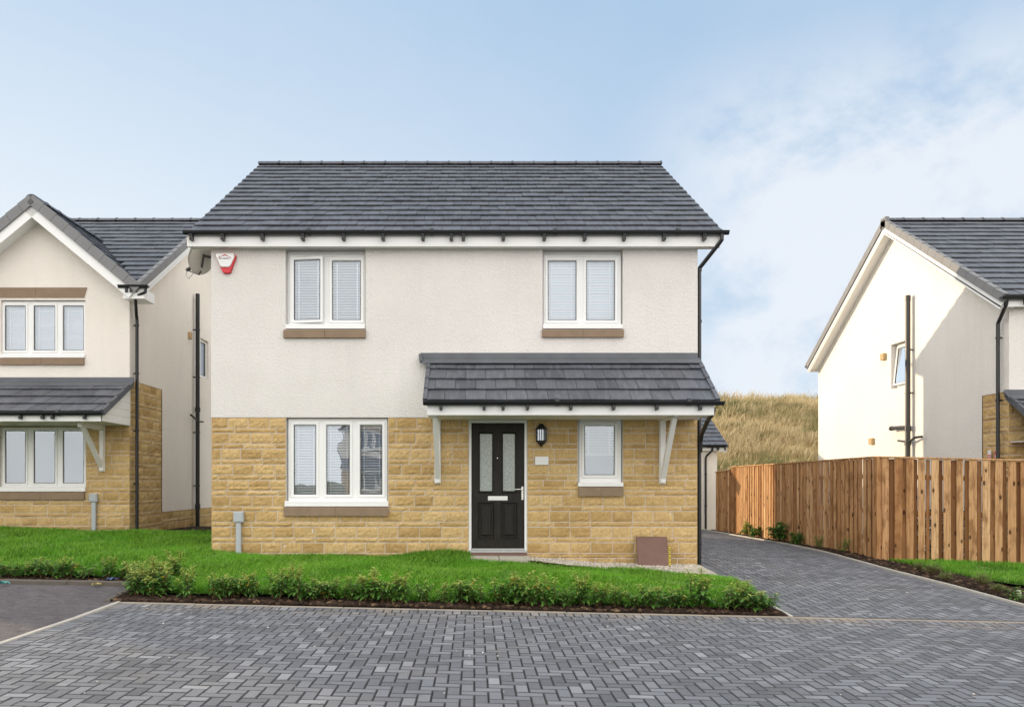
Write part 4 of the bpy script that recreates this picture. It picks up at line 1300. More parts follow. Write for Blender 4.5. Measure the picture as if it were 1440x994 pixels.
# drive
def dclips(x, y):
    k = max(0, min(len(_KY) - 2, int(np.searchsorted(_KY, y)) - 1))
    y0, y1, x0, x1 = _KY[k], _KY[k + 1], _KX[k] - .26, _KX[k + 1] - .26
    s = (x1 - x0) / (y1 - y0)
    return [(-1, 0, -(DL + .2)), (1, -s, x0 - s * y0), (0, -1, -(FRONT + .05)), (0, 1, 24.5)]
herring(DL, 7.3, FRONT, 24.5, dclips)
y = FRONT + .05
while y < 24.4:
    paver([(DL, y), (DL + .199, y), (DL + .199, y + .1), (DL, y + .1)])
    a, b = drive_r(y), drive_r(y + .1)
    paver([(a - .259, y), (a - .06, y), (b - .06, y + .1), (b - .259, y + .1)]); y += .1
struct(pv.build('block_paving', [M['pave'], M['blockside']]))
def in_pave(x, y): return (KX + .05 < x < 13 and 2.6 < y < FRONT) or (DL < x < 7.0 and FRONT <= y < 24.6)
struct(grid_sheet('paving_bed', [KX + .05] + list(np.arange(-4, 3.6, .4)) + [DL] + list(np.arange(4, 7, .4)) + [7.0, 7.2, 8, 10, 13], [2.6] + list(np.arange(3, 9, .4)) + [FRONT] + list(np.arange(9.4, 24.6, .4)) + [24.6],
                  lambda x, y: G(x, y) - .012, M['joint'], in_pave))

def kerb(name, pts, w, top, mat, h=.15, seg=.9, gap=.004, jit=.0):
    mb = MB()
    for (a, b) in zip(pts[:-1], pts[1:]):
        a, b = Vector((*a, 0)), Vector((*b, 0)); L = (b - a).length; n = max(1, round(L / seg)); d = (b - a) / n
        for i in range(n):
            p, q = a + d * i, a + d * (i + 1) - d.normalized() * gap
            jz = rng.uniform(-jit, jit)
            p.z = G(p.x, p.y) + top - h / 2 + jz; q.z = G(q.x, q.y) + top - h / 2 + jz
            mb.bar(p, q, w, h, .006, rnd=rng.random())
    return struct(mb.build(name, mat))
kerb('kerb', [(KX + .02, 2.6), (KX + .02, FRONT)], .05, .012, M['concrete'], jit=.003)
kerb('kerb', [(KX + .05, FRONT - .02), (3.7, FRONT - .02)], .05, .006, M['kerbsand'], jit=.003)
kerb('kerb', [(3.705, FRONT - .02), (7.2, FRONT - .02), (13, FRONT - .02)], .05, .004, M['kerbsand'], jit=.002)
kerb('kerb', [(3.73, FRONT + .01), (3.73, 12.2)], .05, .02, M['concrete'], jit=.003)
kerb('kerb', [(xx - .03, yy) for xx, yy in zip(_KX, _KY)], .05, .032, M['concrete'], jit=.003)
kerb('kerb', [(-14, 10.15), (KX - .25, 10.15)], .12, .05, M['kerbdark'], jit=.006)
kerb('kerb', [(KX - .12, FRONT + .0), (KX - .2, 10.1)], .07, .03, M['kerbdark'], jit=.006)

struct(grid_sheet('tarmac_road', [-40, -25] + list(np.arange(-16, -4.3, 1.)) + [KX - .004], [-20, -10, -4, 0, 2, 4, 6, 8, 9, 9.5, 10.09], lambda x, y: G(x, y) + rng.uniform(-.008, .004), M['tarmac']))
struct(grid_sheet('tarmac_road', [KX - .004, -2, 0, 2, 4, 6, 8, 10, 13, 20, 40], [-20, -10, -4, 0, 2.6], lambda x, y: G(x, y) - .004, M['tarmac']))

# garden beds (soil) and lawns
def lawn_h(x, y):
    z = Gv(x, y) + .035
    z = z + .10 * np.exp(-((x + .35) / .75) ** 2 - ((y - 12.75) / .55) ** 2)
    z = z - .05 * np.exp(-((x - 2.6) / 1.6) ** 2 - ((y - 12.4) / .6) ** 2)
    z = z + .03 * np.sin(x * 1.3 + y * .9) * np.sin(y * 1.7 - x * .6) + .05 * np.exp(-((y - 10.6) / .8) ** 2) * (np.asarray(x) > -4.3)
    return z
def strip_y(x): return float(np.interp(x, [-.05, .88, .9, 2.3, 3.72], [12.45, 12.45, 12.42, 12.08, 11.68]))
def in_lawn(x, y):
    if -4.1 < x < 3.66 and 9.5 < y < 12.8 and x > -4.3:
        return not (x > -.05 and y > strip_y(x))
    if -4.42 <= x <= -4.1 and 9.9 < y < 12.8: return True
    if -13.5 < x < -4.36 and 10.62 < y < (15.98 if x < BX else 16.4): return True
    return False
def in_lawn_r(x, y):
    return y > 9.3 and x > float(np.interp(y, [9, 11, 12.5, 14], [8.15, 7.98, 7.75, 7.45])) and y < 14.1 - .268 * (x - 7.36) - .12 and x < 12.4
def clip_lawn(x, y): return in_lawn(x, y) or in_lawn_r(x, y)
la = MB()
gx = list(np.arange(-13.6, 12.5, .12)); gy = list(np.arange(9.3, 16.6, .12))
struct(grid_sheet('lawn_turf', gx, gy, lambda x, y: float(lawn_h(x, y)), M['turfbase'], clip_lawn))
struct(grid_sheet('garden_soil', [-14, -12, -10, -8, -7, -6, -5, -4.3, KX - .06] + list(np.arange(-4, 3.61, .25)) + [3.7], [FRONT + .012, 9.3, 9.6] + list(np.arange(10.2, 20.2, .5)),
                  lambda x, y: G(x, y) + .015 + (.02 * math.sin(x * 5 + y * 3) if y < 9.5 and y > 9.2 else 0), M['soil'],
                  lambda x, y: (x > KX - .06 and y < 13) or (x < KX + 1 and y > 10.2 and not (x > XL - .02 and y > 12.85))))
struct(grid_sheet('garden_soil', [6.9, 6.97, 7.04, 7.11, 7.18, 7.25, 7.32, 7.39, 7.5, 7.7, 8, 8.5, 9, 10, 12.6], [FRONT + .01] + list(np.arange(9.4, 24.3, .4)),
                  lambda x, y: G(x, y) + (-.01 if x < drive_r(y) + .05 else .035), M['soil'], lambda x, y: x > drive_r(y) - .02 and (x < 7.45 or y < 14.1)))

# grass blades
def blades(name, pts, hmin, hmax, w, lean, mat, wav=.0, zfun=None, t_jit=0.):
    pts = np.asarray(pts); n = len(pts)
    x, y = pts[:, 0], pts[:, 1]; z = zfun(x, y)
    h = nrng.uniform(hmin, hmax, n) * (1 + .35 * np.sin(x * 3.1) * np.sin(y * 2.7 + 1))
    a = nrng.uniform(0, 2 * np.pi, n); b = nrng.uniform(0, 2 * np.pi, n)
    ww = w * nrng.uniform(.6, 1.3, n)
    ln_ = lean * nrng.uniform(.2, 1.5, n) * h
    px, py = np.cos(a) * ww / 2, np.sin(a) * ww / 2
    lx_, ly_ = np.cos(b) * ln_ + wav * h, np.sin(b) * ln_
    V = np.zeros((n, 5, 3))
    V[:, 0] = np.stack([x - px, y - py, z - .01], 1); V[:, 1] = np.stack([x + px, y + py, z - .01], 1)
    V[:, 2] = np.stack([x + px * .75 + lx_ * .35, y + py * .75 + ly_ * .35, z + h * .6], 1)
    V[:, 3] = np.stack([x - px * .75 + lx_ * .35, y - py * .75 + ly_ * .35, z + h * .6], 1)
    V[:, 4] = np.stack([x + lx_, y + ly_, z + h * nrng.uniform(.8, 1., n)], 1)
    me = bpy.data.meshes.new(name)
    me.vertices.add(n * 5); me.vertices.foreach_set('co', V.reshape(-1))
    base = np.arange(n)[:, None] * 5
    loops = np.concatenate([base + np.array([[0, 1, 2, 3]]), base + np.array([[3, 2, 4]])], 1).reshape(-1)
    me.loops.add(n * 7); me.loops.foreach_set('vertex_index', loops.astype(np.int32))
    st_ = (np.arange(n)[:, None] * 7 + np.array([[0, 4]])).reshape(-1)
    me.polygons.add(n * 2); me.polygons.foreach_set('loop_start', st_.astype(np.int32))
    me.update(calc_edges=True)
    r = nrng.random(n)
    at = me.attributes.new('rnd', 'FLOAT', 'FACE'); at.data.foreach_set('value', np.repeat(r, 2).astype(np.float32))
    at = me.attributes.new('t', 'FLOAT', 'POINT'); at.data.foreach_set('value', np.tile(np.array([0, 0, .6, .6, 1.], np.float32), n))
    me.materials.append(mat); me.validate()
    o = bpy.data.objects.new(name, me); C.objects.link(o); return o
def scatter(x0, x1, y0, y1, dens, keep):
    n = int((x1 - x0) * (y1 - y0) * dens)
    p = np.stack([nrng.uniform(x0, x1, n), nrng.uniform(y0, y1, n)], 1)
    return p[[keep(a, b) for a, b in p]]
P1 = np.concatenate([scatter(-4.42, 3.68, 9.42, 12.8, 4200, lambda a, b: in_lawn(a + .03 * math.sin(b * 9), b + .04 * math.sin(a * 7)) and not (-4.37 < a and b > 12.8)),
                     scatter(-11.5, -4.3, 10.5, 16.4, 2300, lambda a, b: in_lawn(a, b + .05 * math.sin(a * 6)))])
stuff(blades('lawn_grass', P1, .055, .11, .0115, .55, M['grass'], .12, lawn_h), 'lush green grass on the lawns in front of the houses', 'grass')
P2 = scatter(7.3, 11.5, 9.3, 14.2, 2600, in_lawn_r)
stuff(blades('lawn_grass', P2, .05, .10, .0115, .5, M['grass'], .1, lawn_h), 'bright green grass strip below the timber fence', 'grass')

# soil clods in the beds
def lumps(name, pts, smin, smax, mat, zf, flat=.6, seed=3):
    rg = random.Random(seed); mb = MB()
    ico = [(0, 0, 1), (.894, 0, .447), (.276, .851, .447), (-.724, .526, .447), (-.724, -.526, .447), (.276, -.851, .447),
           (.724, .526, -.447), (-.276, .851, -.447), (-.894, 0, -.447), (-.276, -.851, -.447), (.724, -.526, -.447), (0, 0, -1)]
    tri = [(0, 1, 2), (0, 2, 3), (0, 3, 4), (0, 4, 5), (0, 5, 1), (1, 6, 2), (2, 7, 3), (3, 8, 4), (4, 9, 5), (5, 10, 1), (2, 6, 7), (3, 7, 8), (4, 8, 9), (5, 9, 10), (1, 10, 6), (6, 11, 7), (7, 11, 8), (8, 11, 9), (9, 11, 10), (10, 11, 6)]
    for x, y in pts:
        s = smin + (smax - smin) * rg.random() ** 2.5; z = zf(x, y)
        sx, sy, sz = s * rg.uniform(.7, 1.3), s * rg.uniform(.7, 1.3), s * flat * rg.uniform(.7, 1.2)
        mb.add([(x + p[0] * sx * rg.uniform(.75, 1.2), y + p[1] * sy * rg.uniform(.75, 1.2), z + p[2] * sz * rg.uniform(.75, 1.2)) for p in ico], tri, rg.random())
    return mb.build(name, mat)
pts = [(rng.uniform(KX - .05, 3.68), FRONT + .03 + abs(rng.gauss(0, .2))) for _ in range(2600)]
pts += [(rng.uniform(-11, -4.4), 10.25 + abs(rng.gauss(0, .16))) for _ in range(900)]
pts += [(KX - .05 + rng.uniform(-.1, .2), rng.uniform(9.1, 10.2)) for _ in range(200)]
pts += [(rng.uniform(-6.9, -4.6), rng.uniform(16.2, 18.5)) for _ in range(300)]
stuff(lumps('soil_clods', pts, .008, .045, M['clod'], lambda x, y: G(x, y) + .02), 'dark crumbly soil along the planted borders of both lawns', 'soil')
pts = []
for _ in range(2300):
    y = rng.uniform(9.15, 16.5) if rng.random() < .8 else rng.uniform(9.2, 23)
    a = drive_r(y) + .03; b = float(np.interp(y, [9, 11, 12.5, 14, 24], [8.1, 7.95, 7.72, 7.42, 7.4]))
    pts.append((rng.uniform(a, b), y))
stuff(lumps('soil_clods', pts, .008, .05, M['clod'], lambda x, y: G(x, y) + .035), 'dark bark and soil in the bed between driveway and fence', 'soil')

# gravel strip, slabs by the door
struct(grid_sheet('gravel_bed', np.arange(.86, 3.72, .11), np.arange(11.6, 12.82, .085), lambda x, y: G(x, y) + .045 + .07 * max(0, 1 - (x - .9) / 1.2), M['gravelbase'], lambda x, y: y > strip_y(x) - .05))
pts = []
while len(pts) < 4200:
    x, y = rng.uniform(.88, 3.7), rng.uniform(11.65, 12.78)
    if y > strip_y(x) - .03 + .05 * math.sin(x * 8): pts.append((x, y))
stuff(lumps('pebbles', pts, .006, .015, M['pebble'], lambda x, y: G(x, y) + .05 + .07 * max(0, 1 - (x - .9) / 1.2), .7, 9), 'pale pebbles in a strip along the foot of the stone wall', 'pebbles')
for (a, b, lab) in ((-.06, .395, 'pale concrete step slab below the door, left one of two'), (.402, .90, 'pale concrete step slab below the door, right one of two')):
    m = MB(); m.box(a, b, 12.42, 12.79, .1, .318, .006); tag(m.build('step_slab', M['slab']), lab, 'paving slab', 'slabs below the front door')
m = MB(); m.add([(3.15, 12.05, G(3.2, 12) + .062), (3.7, 11.86, G(3.7, 11.9) + .062), (3.7, 12.74, G(3.7, 12.7) + .05), (3.5, 12.78, G(3.5, 12.7) + .05),
                 (3.15, 12.05, 0), (3.7, 11.86, 0), (3.7, 12.74, 0), (3.5, 12.78, 0)], [(0, 1, 2, 3), (0, 4, 5, 1), (1, 5, 6, 2), (3, 7, 4, 0)])
tag(m.build('corner_slab', M['slab']), 'pale concrete wedge slab at the right corner of the house', 'paving slab')
pts = [(rng.uniform(-4, 9), rng.uniform(4.5, 9.0)) for _ in range(130)] + [(rng.uniform(4, 6.8), rng.uniform(9.3, 16)) for _ in range(40)]
stuff(lumps('grit', pts, .003, .013, M['pebble'], lambda x, y: G(x, y) + .003, .5, 19), 'small pale bits of grit scattered over the block paving', 'grit')
# leaning slab and tape
m = MB(); zb0 = fz(795.5, 12.6)
A = [(fx(897.5, 12.55), 12.55, fz(796, 12.55)), (fx(940, 12.55), 12.55, fz(796.5, 12.55)), (fx(938.5, 12.74), 12.74, fz(755.5, 12.74)), (fx(895, 12.74), 12.74, fz(755.2, 12.74))]
m.add(A + [(p[0], p[1] + .045, p[2] + .012) for p in A], [(0, 1, 2, 3), (4, 7, 6, 5), (0, 4, 5, 1), (1, 5, 6, 2), (2, 6, 7, 3), (3, 7, 4, 0)])
ls = m.build('leaning_slab', M['redslab']); tag(ls, 'reddish brown square slab leaning against the stone wall', 'slab')
bv = ls.modifiers.new('edge', 'BEVEL'); bv.width = .006; bv.segments = 2
tp = thing('measuring_rod', 'short yellow and black measuring rod leaning beside the brown slab', 'measuring rod', (fx(941.5, 12.6), 12.6, fz(798, 12.6)))
m = MB(); m.bar((fx(941.8, 12.55), 12.55, fz(799, 12.55)), (fx(941, 12.74), 12.74, fz(768.5, 12.74)), .035, .008, .001, up=(0, 1, 0)); m.build('rod', plain('yellow_plastic', (.62, .47, .02), .5), tp)
m = MB()
for i in range(11):
    f = (i + .3) / 11; y_ = 12.55 + .19 * f - .006; z_ = fz(799, 12.55) + (fz(768.5, 12.74) - fz(799, 12.55)) * f; x_ = fx(941.8, 12.55) + (fx(941, 12.74) - fx(941.8, 12.55)) * f
    m.box(x_ - .016, x_ + (.016 if i % 2 else .004), y_ - .003, y_ - .001, z_ - .006, z_ + .008)
m.build('scale_marks', M['ink'], tp)
pg = MB(); pg.box(fx(1430.8, 10.6), fx(1435, 10.6), 10.58, 10.62, G(7.5, 10.6), fz(830, 10.6), .004); pg.box(fx(1430.4, 10.6), fx(1435.4, 10.6), 10.575, 10.625, fz(831.5, 10.6), fz(829.5, 10.6), .003)
tag(pg.build('marker_peg', M['whitepaint']), 'short white marker peg in the soil bed at the right edge', 'marker peg')

# litter on the tarmac edge
def crumple(name, x, y, s, mat, label, cat):
    m = MB(); rg = random.Random(int(x * 100)); n = 5; vs = []
    for j in range(n):
        for i in range(n): vs.append((x + (i / (n - 1) - .5) * s * 2, y + (j / (n - 1) - .5) * s, G(x, y) + .02 + rg.uniform(0, .05)))
    m.add(vs, [(j * n + i, j * n + i + 1, (j + 1) * n + i + 1, (j + 1) * n + i) for j in range(n - 1) for i in range(n - 1)])
    tag(m.build(name, mat), label, cat)
crumple('plastic_wrapper', fx(158, 10.4), 10.4, .07, plain('blue_film', (.02, .05, .14), .3), 'crumpled blue plastic wrapper in the soil at the left border', 'litter')
crumple('plastic_scrap', fx(6, 9.95), 9.95, .06, plain('turquoise_film', (.05, .25, .24), .3), 'small turquoise plastic scrap on the tarmac edge', 'litter')
crumple('dry_leaf', fx(137, 10.02), 10.0, .06, plain('dead_leaf', (.42, .33, .12), .7), 'dry yellowish leaf lying on the tarmac kerb', 'leaf')

# ================================================================== SHRUBS
def leaf(mb, tt, p, d, up, L, W, droop, r, mat):
    d = d.normalized(); s = d.cross(up)
    if s.length < 1e-3: s = Vector((1, 0, 0))
    s.normalize(); nrm = s.cross(d)
    p1 = p + d * L * .35 + nrm * L * .03; p2 = p + d * L * .72 - Vector((0, 0, droop * L * .35)); p3 = p + d * L - Vector((0, 0, droop * L))
    fold = nrm * W * .25
    vs = [p, p1 + s * W * .5 + fold, p1, p1 - s * W * .5 + fold, p2 + s * W * .38 + fold * .7, p2, p2 - s * W * .38 + fold * .7, p3]
    mb.add([tuple(v) for v in vs], [(0, 1, 2), (0, 2, 3), (1, 4, 5, 2), (2, 5, 6, 3), (4, 7, 5), (5, 7, 6)], r, mat)
    tt += [0, .35, .35, .35, .72, .72, .72, 1.]
def make_shrub(seed, h, nst, spread, leafL, tipfrac, yellow, label, name='border_shrub'):
    rg = random.Random(seed)
    root = thing(name, label, 'shrub', (0, 0, 0))
    st, lf, tt = MB(), MB(), []
    for k in range(nst):
        a = rg.uniform(0, 6.28); b = rg.uniform(0, spread * .45); hh = h * rg.uniform(.6, 1.05)
        p0 = Vector((math.cos(a) * b * .5, math.sin(a) * b * .5, 0)); a2 = a + rg.uniform(-.7, .7)
        p3 = p0 + Vector((math.cos(a2) * spread * rg.uniform(.1, .55), math.sin(a2) * spread * rg.uniform(.1, .55), hh))
        p1 = p0.lerp(p3, .35) + Vector((rg.uniform(-.03, .03), rg.uniform(-.03, .03), .03)); p2 = p0.lerp(p3, .7) + Vector((rg.uniform(-.02, .02), rg.uniform(-.02, .02), .03))
        st.tube([p0, p1, p2, p3], [.004, .0035, .003, .002], 5, caps=False)
        nl = int(hh / .0125)
        for i in range(nl):
            f = .12 + .88 * (i + rg.random()) / nl
            q = [p0, p1, p2, p3]; g = f * 3; j = min(2, int(g)); c = q[j].lerp(q[j + 1], g - j)
            an = i * 2.4 + rg.uniform(-.5, .5)
            up = .05 + .5 * f
            d = Vector((math.cos(an), math.sin(an), up + rg.uniform(-.25, .25)))
            tip = f > 1 - tipfrac * rg.uniform(.7, 1.3)
            L = leafL * 1.2 * rg.uniform(.65, 1.15) * (.75 if tip else 1) * (1 - .25 * f)
            m = 1 if tip else (2 if rg.random() < yellow else 0)
            leaf(lf, tt, c, d, Vector((0, 0, 1)), L, L * rg.uniform(.3, .42), rg.uniform(.05, .6), rg.random(), m)
    lf.tt = tt
    st.build('stems', M['stem'], root); lf.build('leaves', [M['leaf'], M['leaf_tip'], M['leaf_yellow']], root)
    return root
def make_tuft(seed, h, spread, n, label):
    rg = random.Random(seed); root = thing('needle_shrub', label, 'shrub', (0, 0, 0)); lf, st, tt = MB(), MB(), []
    for k in range(n):
        a = rg.uniform(0, 6.28); e = rg.uniform(.25, 1.3)
        d = Vector((math.cos(a) * math.cos(e), math.sin(a) * math.cos(e), math.sin(e))) * rg.uniform(.5, 1)
        p3 = Vector((d.x * spread, d.y * spread, d.z * h)); p0 = Vector((rg.uniform(-.02, .02), rg.uniform(-.02, .02), 0))
        st.tube([p0, p0.lerp(p3, .5) + Vector((0, 0, .02)), p3], [.004, .003, .001], 4, caps=False)
        for i in range(26):
            f = .2 + .8 * i / 26; c = p0.lerp(p3, f) + Vector((0, 0, .02 * math.sin(3.1 * f)))
            an = rg.uniform(0, 6.28)
            leaf(lf, tt, c, d.normalized() * .8 + Vector((math.cos(an), math.sin(an), rg.uniform(-.3, .6))) * .7, Vector((0, 0, 1)), rg.uniform(.02, .04), .006, .1, rg.random(), 0)
    lf.tt = tt; st.build('stems', M['stem'], root); lf.build('needles', M['needle'], root)
    return root

ORD = ['first', 'second', 'third', 'fourth', 'fifth', 'sixth', 'seventh', 'eighth', 'ninth', 'tenth', 'eleventh', 'twelfth', 'thirteenth', 'fourteenth', 'fifteenth', 'sixteenth',
       'seventeenth', 'eighteenth', 'nineteenth', 'twentieth', 'twenty-first', 'twenty-second', 'twenty-third', 'twenty-fourth', 'twenty-fifth', 'twenty-sixth', 'twenty-seventh', 'twenty-eighth',
       'twenty-ninth', 'thirtieth', 'thirty-first', 'thirty-second', 'thirty-third', 'thirty-fourth', 'thirty-fifth', 'thirty-sixth', 'thirty-seventh', 'thirty-eighth']
protos = [make_shrub(1, .34, 7, .30, .095, .22, .01, 'x'), make_shrub(2, .42, 6, .26, .10, .35, .02, 'x'), make_shrub(3, .30, 8, .30, .09, .12, .0, 'x'),
          make_shrub(4, .50, 5, .22, .10, .42, .015, 'x'), make_shrub(5, .36, 6, .24, .085, .3, .03, 'x'), make_shrub(6, .26, 6, .24, .08, .25, .0, 'x')]
used = {}
def put(pi, x, y, label, group, sc=1., z=None):
    p = protos[pi]; z = G(x, y) + .02 if z is None else z
    rz = rng.uniform(0, 6.28)
    if pi not in used:
        used[pi] = 1; p.location = (x, y, z); p.rotation_euler = (0, 0, rz); p.scale = (sc,) * 3; p['label'] = label; p['group'] = group
        return p
    w2 = sc * rng.uniform(1.1, 1.45); s2 = (w2, w2 * rng.uniform(.9, 1.1), sc * rng.uniform(.78, 1.02))
    return dup(p, (x, y, z), rz, label, group, s2)
row = [(268, 1), (301, 0), (318, 2), (334, 0), (358, 4), (389, 1), (418, 3), (440, 2), (459, 0), (490, 4), (517, 3), (545, 0), (564, 3), (595, 2), (624, 4), (646, 0), (669, 2), (702, 0), (727, 3), (747, 0), (772, 1), (795, 2),
       (819, 3), (838, 1), (867, 4), (893, 2), (918, 0), (937, 2), (959, 4), (988, 3), (1019, 5), (1040, 1), (1060, 0), (1077, 2)]
look = ['leafy green shrub with paler top', 'upright shrub with yellowish shoots', 'low dark green shrub', 'tall thin shrub with pale yellow tips', 'loose shrub with reddish stems', 'small low green shrub']
for i, (px, k) in enumerate(row):
    y = 9.36 + rng.uniform(-.06, .14)
    put(k, fx(px, y), y, '%s, %s from left along the front border' % (look[k], ORD[i]), 'shrubs along the main front border', (.9, .92, .8, .95, .88, .8)[k])
clus = [(192, 3, 9.42), (203, 1, 9.75), (214, 0, 9.35), (222, 3, 9.9), (233, 1, 9.5), (228, 4, 10.25), (246, 3, 10.35), (199, 4, 10.2)]
for i, (px, k, y) in enumerate(sorted(clus)):
    put(k, fx(px, y), y, '%s, %s from left in the corner clump' % (look[k], ORD[i]), 'bushy clump at the corner of the main lawn', .92)
rowl = [(-20, 0), (1, 4), (14, 2), (34, 5), (53, 4), (62, 2), (75, 0), (97, 4), (121, 5), (149, 1), (174, 4)]
for i, (px, k) in enumerate(rowl[1:]):
    y = 10.5 + rng.uniform(-.05, .1)
    put(k, fx(px, y), y, '%s, %s from left beside the tarmac' % (look[k], ORD[i]), 'shrubs along the left lawn edge', .82)
broad = make_shrub(21, .42, 8, .40, .15, .05, .0, 'dark broad leaved shrub against the fence foot by the driveway', 'broadleaf_shrub')
broad.location = (7.22, 18.3, G(7.2, 18.3) + .03); broad.scale = (1.15,) * 3
pale = make_shrub(22, .36, 7, .36, .15, .75, .0, 'yellow green shrub at the far end of the fence bed', 'broadleaf_shrub')
pale.location = (7.26, 20.9, G(7.2, 21) + .03)
dup(broad, (7.24, 19.9, G(7.2, 20) + .03), 1.3, 'mid green leafy shrub between the pale shrub and the dark broad leaved shrub', None, (.85,) * 3)
dup(broad, (7.2, 17.3, G(7.2, 17.3) + .03), 2.3, 'small leafy shrub by the fence foot, nearest of the broad leaved ones', None, (.7,) * 3)
for i, (px, y, k) in enumerate(((1152, 15.9, 5), (1186, 15.0, 5))):
    dup(protos[k], (fx(px, y), y, G(7.2, y) + .03), i * 2., 'thin sparse shrub by the fence foot, %s of the sparse pair' % ('farther' if i == 0 else 'nearer'), 'sparse shrubs at the fence foot', (.8, .8, 1.1))
tuft = make_tuft(31, .20, .17, 46, 'pale needle leaved shrub in the right bed')
tl = [(1292, 12.7, 'reddish pale tuft shrub at the top of the right bed, farthest of the row'), (1312, 12.35, 'grey green feathery shrub in the right bed, second farthest of the row'), (1331, 11.75, 'bright green spreading tuft shrub in the middle of the right bed'),
      (1382, 11.35, 'upright pale tuft shrub in the right bed beside the lawn curve'), (1402, 10.85, 'low yellowish tuft shrub in the right bed near the white peg')]
for i, (px, y, lab) in enumerate(tl):
    loc = (fx(px, y), y, G(7.3, y) + .05); s = (.75, 1.1, .95, 1.0, .8)[i]
    if i == 0: tuft.location = loc; tuft['label'] = lab; tuft['group'] = 'tuft shrubs in the right bed'; tuft.scale = (s, s, s * 1.1)
    else: dup(tuft, loc, i * 1.7, lab, 'tuft shrubs in the right bed', (s, s, s * (1.1 if i == 3 else .9)))
put(5, fx(1428, 10.4), 10.4, 'small leafy shrub at the foot of the white marker peg', 'tuft shrubs in the right bed', .8)

# low dark hedge behind the fence
hd = thing('low_hedge', 'dark green low hedge seen through the gaps of the fence', 'hedge', (9.6, 15.4, .0)); lf, tt = MB(), []
rg = random.Random(77)
for _ in range(2600):
    p = Vector((rg.uniform(8.3, 10.0), rg.uniform(15.0, 15.9) , rg.uniform(.1, .95)))
    d = Vector((rg.uniform(-1, 1), rg.uniform(-1, .3), rg.uniform(-.3, 1)))
    leaf(lf, tt, p, d, Vector((0, 0, 1)), rg.uniform(.05, .10), .04, .2, rg.random(), 0)
lf.tt = tt; lf.build('leaves', M['hedge'], hd)
st = MB()
for k in range(9): st.tube([(8.4 + k * .19, 15.45, -.05), (8.4 + k * .19 + rg.uniform(-.05, .05), 15.45, .7)], [.015, .006], 6)
st.build('stems', M['stem'], hd)

# ================================================================== HILL
def hill_z(x, y):
    x, y = np.asarray(x, float), np.asarray(y, float)
    t = np.clip((y - 36) / 42, 0, 1); t = t * t * (3 - 2 * t)
    return .1 + t * (9.0 + .5 * np.sin(x * .045 + 1.2) + .25 * np.sin(x * .17)) + t * .35 * np.sin(y * .55 + x * .12) + t * .22 * np.sin(x * .6 + y * .9)
struct(grid_sheet('hill', list(np.arange(-160, 0, 5)) + list(np.arange(0, 50, 1.)) + list(np.arange(50, 161, 5)), list(np.arange(36, 86, 1.)) + [90, 100, 130, 200], lambda x, y: float(hill_z(x, y)), M['hill']))
n = 92000
yy = 38 + 42 * nrng.random(n) ** 1.0; xx = yy * np.where(nrng.random(n) < .55, nrng.uniform(.25, .5, n), nrng.uniform(-.2, .9, n))
cl = np.sin(xx * .9 + np.sin(yy * .7) * 2) * np.sin(yy * 1.1 + 2 * np.sin(xx * .35))
keep = cl > nrng.uniform(-1.0, .75, n)
PH = np.stack([xx[keep], yy[keep]], 1)
stuff(blades('dry_grass', PH, .25, 1.25, .055, .5, M['dry'], .25, hill_z), 'tall dry tan grass growing on the hillside', 'grass')

# ================================================================== NEIGHBOURS OUT OF VIEW (shadow and reflections)
dup(hb, (-22.9, 18.8, .55), 0, 'cream rendered house beyond the left house, outside the frame', None)
dup(hb, (-5.0, -26.0, .1), math.pi, 'cream rendered house across the street, seen only in the window reflections', None)

# ================================================================== WORLD, SUN, CAMERA
d = Vector((1, -.5, -.215)).normalized()
el = math.asin(-d.z); az = math.atan2(-d.x, -d.y)      # azimuth of the sun from +Y towards +X
sun = bpy.data.lights.new('sun', 'SUN'); sun.energy = 4.4; sun.angle = R(.55); sun.color = (1., .80, .55)
so = bpy.data.objects.new('sun', sun); C.objects.link(so); so.rotation_euler = d.to_track_quat('-Z', 'Y').to_euler(); so.location = (-30, 20, 20)

wd = bpy.data.worlds.new('World'); bpy.context.scene.world = wd; wd.use_nodes = True
class WN(NT):
    def __init__(s): s.t = wd.node_tree; s.n = s.t.nodes; s.n.clear()
wn = WN()
sky = wn.node('ShaderNodeTexSky'); sky.sky_type = 'NISHITA'; sky.sun_disc = False; sky.sun_elevation = el; sky.sun_rotation = az
sky.air_density = 1.0; sky.dust_density = .6; sky.ozone_density = 2.5; sky.altitude = 100
tc = wn.node('ShaderNodeTexCoord'); sep = wn.node('ShaderNodeSeparateXYZ', {0: tc.outputs['Generated']})
X_, Y_, Z_ = sep.outputs
STR = .12
base = wn.mix(1.0, sky.outputs[0], (1, 1, 1), 'MULTIPLY')
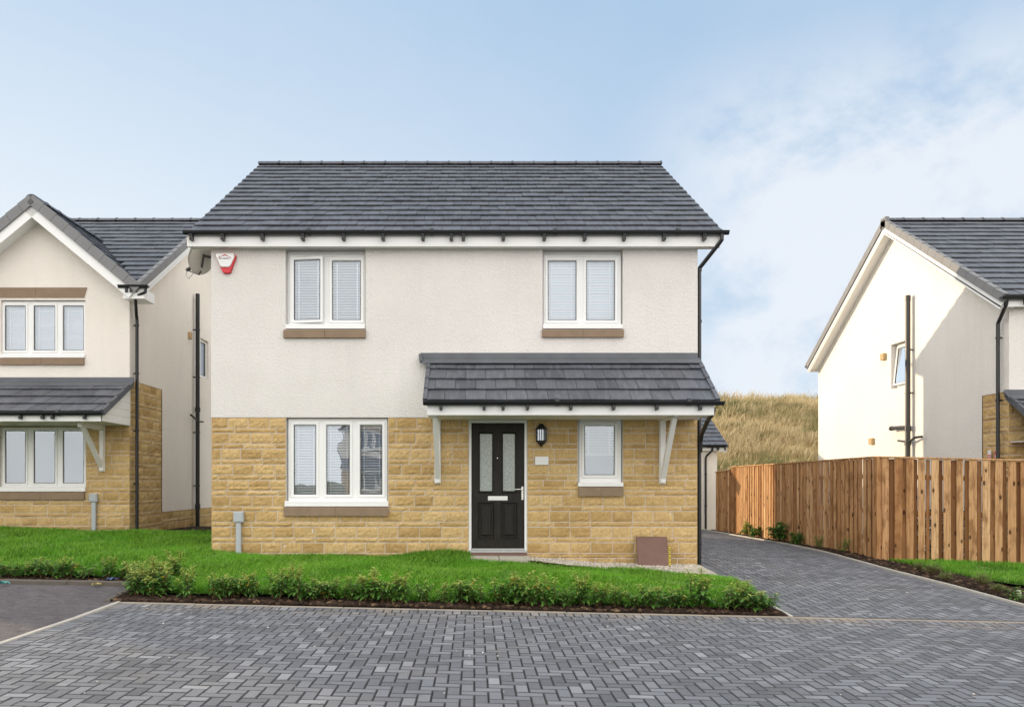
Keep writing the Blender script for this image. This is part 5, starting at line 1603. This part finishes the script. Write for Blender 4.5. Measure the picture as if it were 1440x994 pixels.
# thin high haze brightening the sky towards the horizon and the sun side
hz = wn.maprange(Z_, .05, .82, 1, 0)
sunny = wn.maprange(X_, .35, -.5, 0, 1)
hfac = wn.math('MULTIPLY', hz, wn.math('ADD', .46, wn.math('MULTIPLY', sunny, .62)))
base = wn.mix(.7, base, (3.5, 5.6, 8.2))
base = wn.mix(hfac, base, (7.25, 7.75, 8.15))
# wisps of cloud
mp = wn.node('ShaderNodeMapping', {'Vector': tc.outputs['Generated'], 'Scale': (2.2, 2.2, 3.0), 'Rotation': (0, .3, .2)})
nz = wn.noise(mp.outputs[0], 1.9, 9, .6, .12)
region = wn.math('MULTIPLY', wn.maprange(X_, .14, .34, 0, 1), wn.maprange(Z_, .50, .36, 0, 1))
cm = wn.math('MULTIPLY', wn.maprange(nz, .36, .54), region)
base = wn.mix(wn.math('MULTIPLY', cm, .78), base, (7.5, 7.8, 8.25))
thin = wn.math('MULTIPLY', wn.maprange(wn.noise(mp.outputs[0], .8, 6, .6, .3), .45, .75), .28)
base = wn.mix(wn.math('MULTIPLY', thin, .5), base, (7.0, 7.4, 8.0))
# bank of unseen bright cloud, added behind the camera to light the house fronts
fill_bank = wn.math('MULTIPLY', wn.math('MULTIPLY', wn.maprange(Y_, .70, .15), wn.maprange(Z_, 1.0, .6, .7, 1)), wn.maprange(wn.noise(mp.outputs[0], 2.2, 5, .6), .2, .5, .75, 1))
base = wn.mix(fill_bank, base, (17.6, 17.2, 16.6))
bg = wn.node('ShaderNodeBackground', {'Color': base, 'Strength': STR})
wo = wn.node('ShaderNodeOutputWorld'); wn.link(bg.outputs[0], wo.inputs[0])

cam = bpy.data.cameras.new('camera'); cam.sensor_width = 36; cam.sensor_fit = 'HORIZONTAL'; cam.lens = 36 * F / 1440
cam.shift_x = (720 - CX) / 1440; cam.shift_y = (CY - 497) / 1440
cam.clip_start = .05; cam.clip_end = 2000
co = bpy.data.objects.new('camera', cam); C.objects.link(co); co.location = (0, 0, EYE); co.rotation_euler = (R(90), 0, 0)
sc = bpy.context.scene; sc.camera = co
sc.render.engine = 'CYCLES'
sc.view_settings.view_transform = 'Standard'; sc.view_settings.look = 'None'; sc.view_settings.exposure = 0; sc.view_settings.gamma = 1
sc.cycles.use_denoising = True
sc.cycles.max_bounces = 8; sc.cycles.transparent_max_bounces = 12; sc.cycles.sample_clamp_indirect = 6
